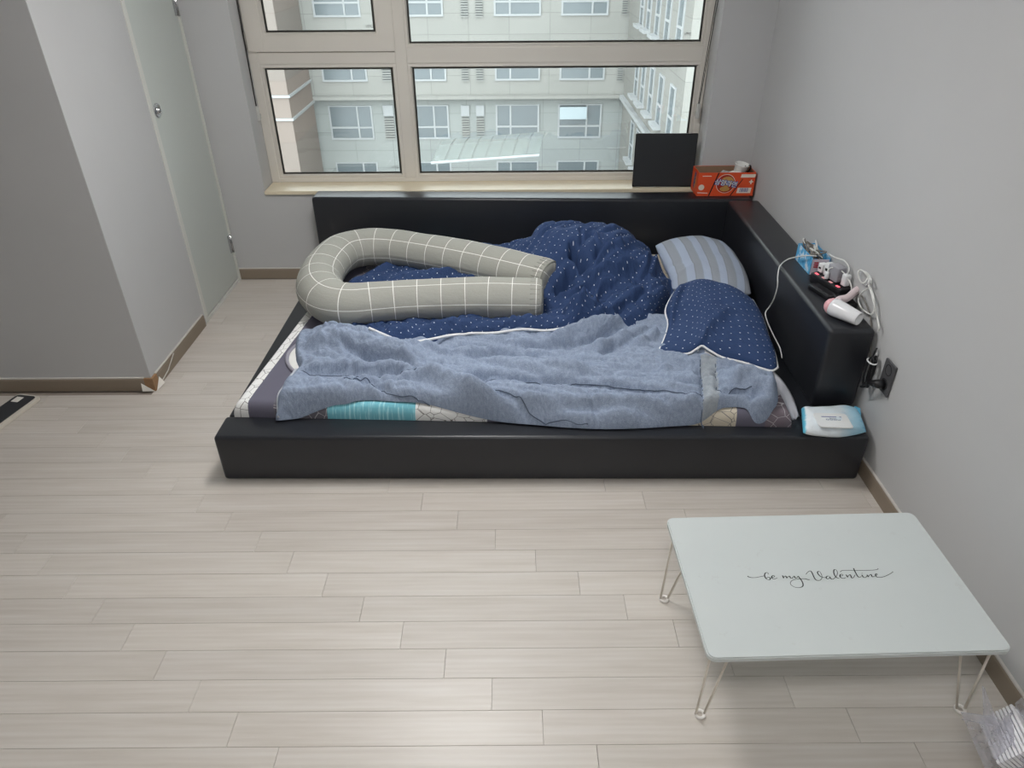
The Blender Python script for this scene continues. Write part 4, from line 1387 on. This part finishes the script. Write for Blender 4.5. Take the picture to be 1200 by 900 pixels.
CX0, CX1, CY0, CY1, CZ0 = .998, 1.300, 3.735, 3.872, .5285
CH = .124
car = empty('noodle_carton', (CX0, CY0, CZ0))
tag(car, 'open orange instant-noodle carton standing on the headboard corner', 'carton')
M_ORANGE = plain('orange_carton', (226, 84, 44), .5, .4, var=.04, scale=12)
M_BROWN = plain('raw_cardboard', (150, 122, 100), .9, .1, var=.08, scale=40)
CW, CD = CX1-CX0, CY1-CY0
ct = .004
obj('front_wall', box_me(0, CW, 0, ct, 0, CH), [M_ORANGE], car)
obj('back_wall', box_me(0, CW, CD-ct, CD, 0, CH), [M_ORANGE], car)
obj('side_wall', box_me(0, ct, ct, CD-ct, 0, CH), [M_ORANGE], car)
obj('side_wall', box_me(CW-ct, CW, ct, CD-ct, 0, CH), [M_ORANGE], car)
obj('inner_lining', boxes_me([(ct, CW-ct, ct, ct+.001, .002, CH-.0005), (ct, CW-ct, CD-ct-.001, CD-ct, .002, CH-.0005), (ct, ct+.001, ct+.001, CD-ct-.001, .002, CH-.0005), (CW-ct-.001, CW-ct, ct+.001, CD-ct-.001, .002, CH-.0005), (ct, CW-ct, ct, CD-ct, .001, .003)]), M_BROWN, car)
M_CREAM = plain('print_cream', (240, 228, 214), .5, .3)
M_BLUE = plain('print_blue', (44, 62, 150), .5, .3)
M_GOLD = plain('print_gold', (196, 150, 84), .5, .3, var=.25, scale=60)
M_RED2 = plain('print_deep_red', (170, 52, 36), .5, .3)
def U(zx, zy): return ((zx-205)/(1050-205)*CW, (598-zy)/(598-278)*CH)
def disc(name, zx, zy, r, m, dy, sq=1.0):
    u, v = U(zx, zy)
    me = me_from([(u+r*math.cos(a), -dy, v+sq*r*math.sin(a)) for a in np.linspace(0, 2*math.pi, 32, endpoint=False)], [tuple(range(32))])
    return obj(name, me, m, car)
def bar(name, pts, m, dy):
    pts = [U(*p) for p in pts]
    return obj(name, me_from([(u, -dy, v) for u, v in pts], [tuple(range(len(pts)))]), m, car)
disc('emblem_rim', 620, 428, .0505, M_CREAM, .0004)
disc('emblem_disc', 620, 428, .0480, M_RED2, .0008)
disc('noodle_picture', 640, 400, .034, M_GOLD, .0010, .8)
disc('noodle_picture', 615, 500, .026, M_GOLD, .0010, .5)
bar('slanted_line', [(488, 280), (505, 280), (400, 597), (380, 597)], M_DARK, .0004)
bar('slanted_line', [(860, 365), (872, 365), (722, 597), (704, 597)], M_DARK, .0004)
bar('white_strip', [(838, 300), (1050, 300), (1042, 345), (828, 345)], M_CREAM, .0004)
bar('barcode_field', [(812, 485), (1018, 485), (1008, 560), (800, 560)], M_CREAM, .0004)
for i in range(9):
    x = 845+i*14+(3 if i % 3 else 0)
    bar('barcode_line', [(x, 490), (x+7, 490), (x+6, 545), (x-1, 545)], M_BLUE, .0008)
bar('cross_mark', [(985, 375), (1005, 375), (1005, 395), (1025, 395), (1025, 412), (1005, 412), (1005, 435), (985, 435), (985, 412), (965, 412), (965, 395), (985, 395)], M_CREAM, .0004)
disc('round_mark', 265, 478, .0155, M_CREAM, .0004)
bar('small_print', [(262, 318), (395, 318), (395, 328), (262, 328)], M_CREAM, .0004)
bar('small_print', [(215, 545), (370, 552), (370, 562), (215, 556)], M_CREAM, .0004)
def letter(body, zx, zy, size, m, dy, offset=0.0, tilt=-9):
    u, v = U(zx, zy)
    o = obj('lettering', text_me(body, size, .12, offset, .0001), m, car)
    o.rotation_euler = (math.radians(90), 0, 0)
    o.rotation_euler = (Matrix.Rotation(math.radians(90), 4, 'X') @ Matrix.Rotation(math.radians(tilt), 4, 'Z')).to_euler()
    o.location = (u, -dy, v)
    return o
letter('삼양라면', 620, 425, .033, M_BLUE, .0014, .0030)
letter('삼양라면', 620, 425, .033, M_WHITE, .0020, .0004)
# end panel emblem
sd_ = obj('side_emblem', me_from([(-.0005, .068+.026*math.cos(a), .066+.044*math.sin(a)) for a in np.linspace(0, 2*math.pi, 28, endpoint=False)], [tuple(range(28))]), M_GOLD, car)
o = obj('lettering', text_me('삼양라면', .024, .1, .002, .0001), M_BLUE, car)
o.rotation_euler = (Matrix.Rotation(math.radians(-90), 4, 'Z') @ Matrix.Rotation(math.radians(90), 4, 'X') @ Matrix.Rotation(math.radians(80), 4, 'Z')).to_euler()
o.location = (-.0012, .068, .066)
# things in the carton
cup = obj('paper_cup', lathe_me([(.0001, 0), (.029, 0), (.030, .004), (.036, .082), (.0385, .084), (.0385, .088), (.035, .088), (.0335, .084), (.028, .006), (.0001, .006)], 28), plain('white_paper', (236, 236, 232), .6, .3), None, True)
cup.location = (CX0+.225, CY0+.060, CZ0+.075)
cup.rotation_euler = (math.radians(6), math.radians(8), 0)
tag(cup, 'white paper cup standing up out of the orange carton', 'cup')
cup.location.z = CZ0+.070
M_FILM = plain('cloudy_film', (214, 216, 216), .25, .5)
M_FILM.node_tree.nodes['Principled BSDF'].inputs['Alpha'].default_value = .55
def crumple(name, c, s, seed, m, n=16):
    bm = bmesh.new()
    bmesh.ops.create_icosphere(bm, subdivisions=3, radius=1)
    for v in bm.verts:
        f = 1+.45*noise.noise(v.co*1.6+Vector((seed, 0, 0)))+.25*abs(noise.noise(v.co*4+Vector((0, seed, 0))))
        v.co = Vector((v.co.x*s[0]*f, v.co.y*s[1]*f, v.co.z*s[2]*f))
    o = obj(name, bm_me(bm), m)
    o.location = c
    return o
tag(crumple('plastic_wrapper', (CX0+.165, CY0+.075, CZ0+.080), (.035, .028, .036), 2.0, M_FILM), 'crumpled clear wrapper beside the paper cup in the carton', 'wrapper')
tag(crumple('paper_scrap', (CX0+.200, CY0+.030, CZ0+.118), (.030, .012, .007), 5.0, M_PAPER), 'small white paper scrap lying over the carton rim', 'paper')
dk = [Vector((CX0+.245, CY0+.035, CZ0+.08)), Vector((CX0+.255, CY0+.03, CZ0+.128)), Vector((CX0+.272, CY0+.04, CZ0+.150)), Vector((CX0+.287, CY0+.06, CZ0+.135)), Vector((CX0+.28, CY0+.08, CZ0+.10)), Vector((CX0+.262, CY0+.07, CZ0+.138)), Vector((CX0+.25, CY0+.06, CZ0+.09))]
tag(obj('short_cable', tube_me(crom(dk, 6), .004, 7), M_BLACKP, None, True), 'short black cord curled inside the orange carton', 'cord')

# ------------------------------------------------------------------ clutter on the side backrest
ZL = .5275
bx = empty('tissue_box', (1.232, 2.70, ZL))
tag(bx, 'open sky-blue printed box full of cables on the side backrest', 'box')
def skybox_mat():
    k = NT('sky_blue_print', .5, .4)
    n = k.noise(k.coord('Object'), 34, 3)
    k.col(k.ramp(n, [(.38, lin((70, 160, 214))), (.52, lin((110, 186, 228))), (.62, lin((214, 226, 240)))]))
    return k.m
M_SKY = skybox_mat()
bw, bd_, bh = .075, .165, .072
obj('side_wall', box_me(0, .003, 0, bd_, 0, bh), M_SKY, bx)
obj('side_wall', box_me(bw-.003, bw, 0, bd_, 0, bh), M_SKY, bx)
obj('end_wall', box_me(.003, bw-.003, bd_-.003, bd_, 0, bh), M_SKY, bx)
obj('end_wall', box_me(.003, bw-.003, 0, .003, 0, bh*.9), plain('pale_pink_card', (224, 214, 226), .6, .3), bx)
obj('bottom', box_me(.003, bw-.003, .003, bd_-.003, .0002, .003), M_BROWN, bx)
for i in range(3):
    obj('red_mark', box_me(.012, .030, -.0006, -.0001, .030+i*.009, .036+i*.009), plain('print_red', (190, 40, 60), .5, .3), bx)
# cables heaped in the box
M_CABLE = plain('white_cable', (226, 226, 222), .45, .4)
M_CABG = plain('grey_cable', (120, 116, 110), .5, .4)
for j, (m, lab) in enumerate(((M_CABLE, 'tangled white cable heaped in the sky-blue box'), (M_CABG, 'tangled grey cable heaped in the sky-blue box'))):
    r3 = random.Random(11+j)
    pts = [Vector((1.232+.010+r3.random()*.055, 2.70+.012+r3.random()*.140, ZL+.045+r3.random()*.055)) for _ in range(20)]
    tag(obj('cable_tangle', tube_me(crom(pts, 6), .0026 if j == 0 else .0034, 6), m, None, True), lab, 'cable')
# power strip
sa, sb_ = P(951, 319, ZL+.04), P(983, 338.5, ZL+.04)
sdir = math.atan2(sb_[1]-sa[1], sb_[0]-sa[0])
slen = float(np.linalg.norm((sb_-sa)[:2]))+.015
st = empty('power_strip', (float(sa[0]), float(sa[1])+.004, ZL), sdir)
tag(st, 'black power strip with four lit switches beside the sky-blue box', 'power strip')
obj('body', box_me(0, slen, -.002, .058, 0, .040, .006, 3), M_BLACKP, st, True)
ns = 4
for i in range(ns):
    x = slen*(i+.6)/(ns+.3)
    c = (255, 90, 110) if i in (0, 3) else (235, 190, 190)
    obj('switch', box_me(x-.009, x+.009, .003, .013, .0395, .0425, .001, 1), plain('switch_glow', (200, 120, 124), .4, .4, emit=(c, 1.1 if i in (0, 3) else .35)), st)
    so = obj('socket', lathe_me([(.0001, .036), (.0175, .036), (.0175, .0412), (.0195, .0412), (.0195, .0395), (.0201, .0395)], 20), M_DARK, st, True)
    so.location = (x, .035, 0)
def on_strip(i, dy=.035): 
    x = slen*(i+.6)/(ns+.3)
    return Vector((st.location.x+x*math.cos(sdir)-dy*math.sin(sdir), st.location.y+x*math.sin(sdir)+dy*math.cos(sdir), ZL+.0435))
def adapter(i, w, d, h, m, label, port=True, nm='charger'):
    p = on_strip(i)
    r = empty(nm, p, sdir)
    tag(r, label, 'charger')
    obj('body', box_me(-w/2, w/2, -d/2, d/2, 0, h, .005, 3), m, r, True)
    if port:
        obj('usb_port', box_me(-.006, .006, -d/2-.0008, -d/2+.002, h*.42, h*.62), M_DARK, r)
    return r
adapter(-.15, .026, .028, .036, M_WHITE, 'small white charger at the end of the power strip by the blue box')
adapter(.75, .030, .030, .052, M_WHITE, 'white cube charger with a dark port in the power strip')
adapter(1.75, .060, .040, .060, M_GREYP, 'large grey adapter plugged into the power strip', False)
pl = adapter(1.35, .016, .014, .030, M_WHITE, 'slim white plug in front of the grey adapter', False, 'plug')
pl.location -= Vector((-math.sin(sdir)*.028, math.cos(sdir)*.028, 0))
pl2 = adapter(3.1, .026, .026, .046, M_WHITE, 'white plug standing at the free end of the power strip', False, 'plug')
# cables rising from the plugs
a_ = pl.location+Vector((0, 0, .030))
tag(obj('charger_cable', tube_me(crom([a_, a_+Vector((.004, 0, .014)), a_+Vector((.022, -.02, .024)), a_+Vector((.045, -.06, .010)), a_+Vector((.058, -.095, -.02)), a_+Vector((.060, -.11, -.066))], 6), .0024, 7), M_CABLE, None, True), 'white cable arching from the slim white plug to the wall', 'cable')
a_ = pl2.location+Vector((0, 0, .046))
tag(obj('charger_cable', tube_me(crom([a_, a_+Vector((.004, .01, .022)), a_+Vector((.0, .05, .034)), a_+Vector((-.012, .10, .026)), a_+Vector((-.02, .15, .022))], 6), .0024, 7), M_CABLE, None, True), 'white cable running from the end plug back to the box', 'cable')
# flat black charging tray in front of the strip
p = P(967, 343, ZL)
tr = empty('charging_tray', (float(p[0])-.012, float(p[1])-.008, ZL), sdir)
tag(tr, 'flat black tray with grey slots lying before the power strip', 'tray')
obj('body', box_me(-.062, .062, -.026, .020, 0, .018, .004, 2), M_BLACKP, tr, True)
for i in (-1, 0, 1):
    obj('slot_rim', boxes_me([(i*.036-.014, i*.036+.014, -.020, -.018, .0178, .0192), (i*.036-.014, i*.036+.014, .012, .014, .0178, .0192)]), plain('dull_grey_rim', (74, 78, 80), .5, .4), tr)
# black adapter block by the dryer's handle
p = P(1012, 357, ZL)
ab = obj('adapter_block', box_me(-.030, .030, -.045, .045, 0, .022, .005, 3), M_BLACKP, None, True)
ab.location = (1.268, 2.425, ZL)
tag(ab, 'black adapter block under the handle of the hair dryer', 'adapter')

# hair dryer
zc = ZL+.034
hA, hB = Vector(P(973.5, 358, zc)), Vector(P(1007, 374, zc-.004))
hd = empty('hair_dryer', (hA.x, hA.y, ZL))
tag(hd, 'white and pink hair dryer lying on the side backrest', 'hair dryer')
ax = (hB-hA).normalized()
LB = (hB-hA).length
rot = Vector((0, 0, 1)).rotation_difference(ax).to_matrix().to_4x4()
def along(o):
    o.matrix_basis = Matrix.Translation(hA-Vector(hd.location)) @ rot
    return o
M_PINK2 = plain('pink_plastic', (236, 178, 184), .3, .5)
M_GLW = plain('gloss_white', (236, 236, 238), .2, .5)
along(obj('barrel', lathe_me([(.0325, .010), (.033, .020), (.0325, .035), (.029, .070), (.0245, LB-.004), (.0235, LB), (.021, LB), (.020, LB-.02), (.0001, LB-.02)], 32), M_GLW, hd, True))
along(obj('rear_cap', lathe_me([(.0001, -.022), (.012, -.020), (.022, -.013), (.029, -.002), (.0323, .0098), (.028, .0100)], 32), M_PINK2, hd, True))
o = hd
hs = hA-Vector(hd.location)+ax*.028
hp = [Vector(P(a, b, z))-Vector(hd.location) for a, b, z in ((983, 352, ZL+.040), (993, 349, ZL+.044), (1003, 341, ZL+.046), (1012, 336, ZL+.046))]
hp = [hs]+hp
hp = [Vector(v) for v in crom(hp, 6)]
nh = len(hp)
obj('handle', tube_me(hp, [.017-.003*math.sin(math.pi*i/nh) for i in range(nh)], 16), plain('pale_pink_white', (232, 214, 216), .28, .5), hd, True)
obj('cord_guard', tube_me([hp[-1], hp[-1]+(hp[-1]-hp[-3])*1.6], [.009, .005], 10), M_PINK2, hd, True)
cdp = [Vector(hp[-1])+Vector(hd.location)]
for i, (a, b) in enumerate(((1017, 333), (1018, 326), (1013, 319), (1008, 316.5), (1005.5, 320), (1007.5, 328), (1012, 332), (1017, 325), (1013, 318.5), (1018, 322), (1021, 329), (1019, 336), (1010, 343), (1006, 350), (1008, 359), (1014, 365), (1021, 368.5), (1024.5, 362), (1024, 350), (1021, 339), (1018, 335), (1021, 343), (1024.5, 357), (1028, 372), (1030, 382), (1029.5, 388))):
    q = PX(a, b, (1.296, 1.300, 1.288, 1.304)[i % 4])
    cdp.append(Vector((q[0], q[1], max(q[2], ZL+.004) if q[1] > 2.23 else q[2])))
cdv = obj('dryer_cord', tube_me(crom(cdp, 6), .0031, 8), M_CABLE, None, True)
tag(cdv, 'white hair dryer cord looped over the end of the side backrest', 'cord')
wc = [Vector((XR-.010, 2.50, ZL+.01)), Vector((XR-.009, 2.42, ZL+.05)), Vector((XR-.008, 2.33, ZL+.035)), Vector((XR-.008, 2.26, ZL-.02)), Vector((XR-.008, 2.215, .42)), Vector((XR-.012, 2.19, .40))]
tag(obj('wall_cable', tube_me(crom(wc, 6), .0028, 7), M_CABG, None, True), 'thin grey cable hanging against the wall behind the dryer cord', 'cable')
# long white phone cable over the edge
lc = [Vector(P(957, 300, ZL+.075)), Vector(P(944, 299.5, ZL+.073)), Vector(P(932, 301.5, ZL+.03)), Vector(P(922, 304.5, ZL+.008)), Vector(P(914, 312, ZL+.006))]
lc += [Vector(PX(a, b, 1.120)) for a, b in ((911.5, 323), (911, 336), (907, 350), (902, 359))]
lc += [Vector(PX(a, b, 1.105)) for a, b in ((897, 367), (900, 379), (907, 394), (914, 408), (916.5, 420))]
tag(obj('phone_cable', tube_me(crom(lc, 6), .0027, 8), M_CABLE, None, True), 'long white cable trailing from the box down beside the dotted pillow', 'cable')

# ------------------------------------------------------------------ packet of wipes on the front rail
def wipes_mat():
    k = NT('wipes_film', .28, .5)
    tc_ = k.n('TexCoord')
    sp = k.n('SeparateXYZ'); k.l(tc_.outputs['UV'], sp.inputs[0])
    n = k.noise(tc_.outputs['UV'], 7, 3)
    u = k.math('ADD', sp.outputs[0], k.math('MULTIPLY', k.math('SUBTRACT', n, .5), .16))
    c = k.ramp(u, [(0.0, lin((92, 188, 220))), (.05, lin((110, 200, 226))), (.09, lin((228, 234, 238))), (.62, lin((222, 232, 238))), (.80, lin((176, 214, 232))), (.93, lin((150, 204, 228))), (1.0, lin((70, 160, 205)))])
    k.col(c)
    k.bump(k.noise(tc_.outputs['UV'], 6, 4, .6), .5, .01)
    return k.m
zq = ZP+.020
wp, we = cushion('wipes_packet', PL_([(941, 507, zq), (960, 509.5, zq), (985, 511, zq), (1015, 506, zq-.010)]), PL_([(939, 479, zq+.004), (955, 480, zq+.004), (985, 478, zq+.004), (1003, 481, zq)]),
        PL_([(941, 507, zq), (940, 493, zq+.002), (939, 479, zq+.004)]), PL_([(1015, 506, zq-.010), (1010, 494, zq-.004), (1003, 481, zq)]), .026, .016, wipes_mat(), 'blue and white packet of wet wipes on the bed corner', seed=3.3, pw=5.0, n=34, zmin=ZP+.001)
wp['category'] = 'wipes'
ld = [P(a, b, ZP+.053) for a, b in ((963, 499), (996, 500), (990, 486), (956, 485))]
lc_ = sum(ld)/4
la = math.atan2(ld[1][1]-ld[0][1], ld[1][0]-ld[0][0])
lid = obj('lid', prism_me(round_rect(float(np.linalg.norm(ld[1]-ld[0]))*1.22, float(np.linalg.norm(ld[3]-ld[0]))*1.2, .012, 5), 0, .005, .0015, 2), M_WHITE, wp)
lid.location = Vector(lc_)-Vector(wp.location)-Vector((0, 0, .0045))
lid.rotation_euler = (0, 0, la)
lw = float(np.linalg.norm(ld[1]-ld[0]))
obj('blue_line', box_me(-lw*.36, lw*.36, .018, .0215, .0049, .0053), M_BLUE, lid)
M_PRN = plain('print_slate', (110, 130, 158), .5, .3)
for k_, (a, b, y, h) in enumerate(((-.10, .22, .008, .005), (-.24, -.13, -.001, .008), (-.10, .00, -.001, .008), (.03, .14, -.001, .008), (.17, .27, -.001, .008))):
    obj('print', boxes_me([(a*lw, b*lw, y, y+h*.25, .0049, .0052), (a*lw, a*lw+.002, y, y+h, .0049, .0052), (b*lw-.002, b*lw, y, y+h, .0049, .0052), (a*lw, b*lw, y+h*.75, y+h, .0049, .0052)]), M_PRN, lid)
fq = [P(a, b, zq) for a, b in ((1001, 476, ), (1008, 479), (1009, 490), (1004, 492))]
obj('end_seal', me_from([tuple(Vector(p)-Vector(wp.location)+Vector((0, 0, d))) for d in (0, .002) for p in fq], [(0, 1, 2, 3), (7, 6, 5, 4), (0, 4, 5, 1), (1, 5, 6, 2), (2, 6, 7, 3), (3, 7, 4, 0)]), plain('seal_blue', (96, 184, 220), .3, .5), wp)

# ------------------------------------------------------------------ wall outlet, plug and coiled cable
M_CHAR = plain('charcoal_plate', (82, 82, 84), .4, .5)
oy, oz = 2.080, .411
ot = empty('wall_outlet', (XR, oy, oz))
tag(ot, 'charcoal wall outlet with two sockets beside the end of the backrest', 'outlet')
obj('plate', box_me(-.009, -.0005, -.036, .036, -.060, .060, .002, 2), M_CHAR, ot)
for dz in (.030, -.026):
    s_ = obj('socket', lathe_me([(.0001, .003), (.017, .003), (.0185, .010), (.0205, .010), (.0205, .0085), (.021, .0085)], 24), M_DARK, ot, True)
    s_.rotation_euler = (0, math.radians(-90), 0)
    s_.location = (0, 0, dz)
pg = empty('black_plug', (XR-.010, oy, oz-.026))
tag(pg, 'black plug pushed into the lower socket of the outlet', 'plug')
o = obj('plug_body', tube_me([(0, 0, 0), (-.018, .002, -.001), (-.030, .014, -.006), (-.036, .034, -.016)], [.0165, .0165, .012, .0075], 14), M_BLACKP, pg, True)
obj('strain_relief', tube_me([(-.036, .034, -.016), (-.038, .052, -.032), (-.036, .066, -.050)], [.006, .0055, .0045], 10), M_BLACKP, pg, True)
cc = Vector((XR-.028, 2.160, .385))
cp_ = [Vector((XR-.046, 2.146, .335)), Vector((XR-.044, 2.158, .325))]
for i in range(64):
    a = i/64*2*math.pi*4-1.9
    cp_.append(cc+Vector((.008*math.sin(i*.21)+.004, .018*math.cos(a)+.004*math.sin(i*.13), .062*math.sin(a))))
cp_.append(Vector((XR-.02, 2.178, .43)))
cp_.append(Vector((XR-.010, 2.186, .47)))
cc_o = obj('coiled_cable', tube_me(crom(cp_, 2), .0036, 7), M_BLACKP, None, True)
tag(cc_o, 'coiled black cable tied in a bundle beside the wall outlet', 'cable')
tie = [cc+Vector((.014*math.cos(a)-.0, .022*math.sin(a), .044)) for a in np.linspace(0, 2*math.pi, 18, endpoint=False)]
obj('white_tie', tube_me(tie, .003, 6, True), M_WHITE, cc_o, True)

# ------------------------------------------------------------------ flat black device on the floor at the left
dv = empty('flat_device', (-2.135, 2.60, 0), math.radians(-11.2))
tag(dv, 'flat black slab with silver rim and white sticker on the floor', 'device')
ro = [(x, y-.165) for x, y in round_rect(.120, .36, .022, 6)]
obj('rim', prism_me(ro, .0008, .016, .002, 2), plain('silver_rim', (214, 208, 196), .3, .5), dv)
ri = [(x-.006, y-.165) for x, y in round_rect(.098, .342, .018, 6)]
obj('black_face', prism_me(ri, .0159, .0178, .001, 1), plain('black_gloss', (44, 46, 50), .35, .5), dv)
obj('sticker', box_me(-.040, -.006, -.050, -.012, 0.0179, .0184), M_PAPER, dv)

# ------------------------------------------------------------------ clear bag with a stack of white sheets
def clear_mat():
    k = NT('clear_film', .12, .5)
    t = k.t
    trn = k.n('BsdfTransparent'); trn.inputs[0].default_value = (.93, .93, .97, 1)
    gl = k.n('BsdfGlossy'); gl.inputs['Roughness'].default_value = .12
    df = k.n('BsdfTranslucent'); df.inputs[0].default_value = (.85, .85, .92, 1)
    d2 = k.n('BsdfDiffuse'); d2.inputs[0].default_value = (.85, .85, .92, 1)
    a = k.n('MixShader'); a.inputs[0].default_value = .5
    k.l(d2.outputs[0], a.inputs[1]); k.l(df.outputs[0], a.inputs[2])
    b = k.n('MixShader'); b.inputs[0].default_value = .35
    k.l(a.outputs[0], b.inputs[1]); k.l(gl.outputs[0], b.inputs[2])
    n = k.noise(k.coord('Object'), 30, 4, .6)
    c = k.n('MixShader')
    k.l(k.math('MULTIPLY_ADD', n, .55, .16), c.inputs[0])
    k.l(trn.outputs[0], c.inputs[1]); k.l(b.outputs[0], c.inputs[2])
    k.l(c.outputs[0], t.nodes['Material Output'].inputs['Surface'])
    bp_ = k.n('Bump'); bp_.inputs['Strength'].default_value = .6; bp_.inputs['Distance'].default_value = .01
    k.l(n, bp_.inputs['Height'])
    for nd in (gl, df, d2): k.l(bp_.outputs[0], nd.inputs['Normal'])
    return k.m
M_CLEAR = clear_mat()
bag = empty('clear_bag', (1.12, .92, 0))
tag(bag, 'crinkled clear plastic bag standing on the floor under the white table', 'bag')
def film(name, quad, nx=12, ny=16, amp=.008, seed=0.0):
    """crinkled film spanned by four corners TL, TR, BR, BL"""
    a, b, c, d = [np.array(q, float) for q in quad]
    V, Fc = [], []
    nrm = np.cross(b-a, d-a); nrm /= np.linalg.norm(nrm)
    for j in range(ny+1):
        for i in range(nx+1):
            u, v = i/nx, j/ny
            p = (a*(1-u)+b*u)*(1-v)+(d*(1-u)+c*u)*v
            w = amp*noise.fractal(Vector((u*3+seed, v*3, seed)), 1, 2, 3)*min(1, 6*u*(1-u)+.25)
            p = p+nrm*w-np.array(bag.location)
            V.append(tuple(p))
    Fc = [(j*(nx+1)+i, j*(nx+1)+i+1, (j+1)*(nx+1)+i+1, (j+1)*(nx+1)+i) for j in range(ny) for i in range(nx)]
    o = obj(name, me_from(V, Fc), M_CLEAR, bag, True)
    return o
zt = .20
TLb, TRb = P(1126, 835, zt), P(1164, 840, zt)
f1 = film('front_film', [TLb, TRb, P(1180, 905, .075), P(1160, 915, .05)], seed=1.0)
film('back_film', [P(1151, 803, zt+.01), P(1154, 806, zt+.01), P(1182, 880, .10), P(1152, 842, zt-.02)], seed=4.0, amp=.006)
film('top_film', [P(1175, 846, .17), P(1197, 817, .15), P(1230, 840, .13), P(1200, 900, .12)], seed=6.0)
film('side_film', [P(1164, 840, zt), P(1177, 846, .17), P(1215, 915, .08), P(1178, 905, .075)], seed=8.0)
e1 = [np.array(p)-np.array(bag.location) for p in (TLb, TRb)]
obj('zip_edge', tube_me([e1[0], e1[1]], .0012, 5), M_CLEAR, bag)
e2 = [np.array(p)-np.array(bag.location) for p in (P(1127, 843, zt-.012), P(1163, 850, zt-.012))]
obj('zip_edge', tube_me([e2[0], e2[1]], .0012, 5), M_CLEAR, bag)
M_SH = plain('white_sheet', (238, 238, 242), .6, .3)
ca = math.radians(42)
for i in range(10):
    o = obj('paper_pad', box_me(0, .130, -.11, 0, 0, .0068, .001, 1), M_SH)
    o.location = (1.130+math.sin(ca)*.0090*i, 1.005, .102+math.cos(ca)*.0090*i)
    o.rotation_euler = (0, ca+.012*rnd.uniform(-1, 1), math.radians(-8))
    tag(o, 'thin white paper pad stacked inside the clear bag', 'paper pad', 'paper pads in the clear bag')
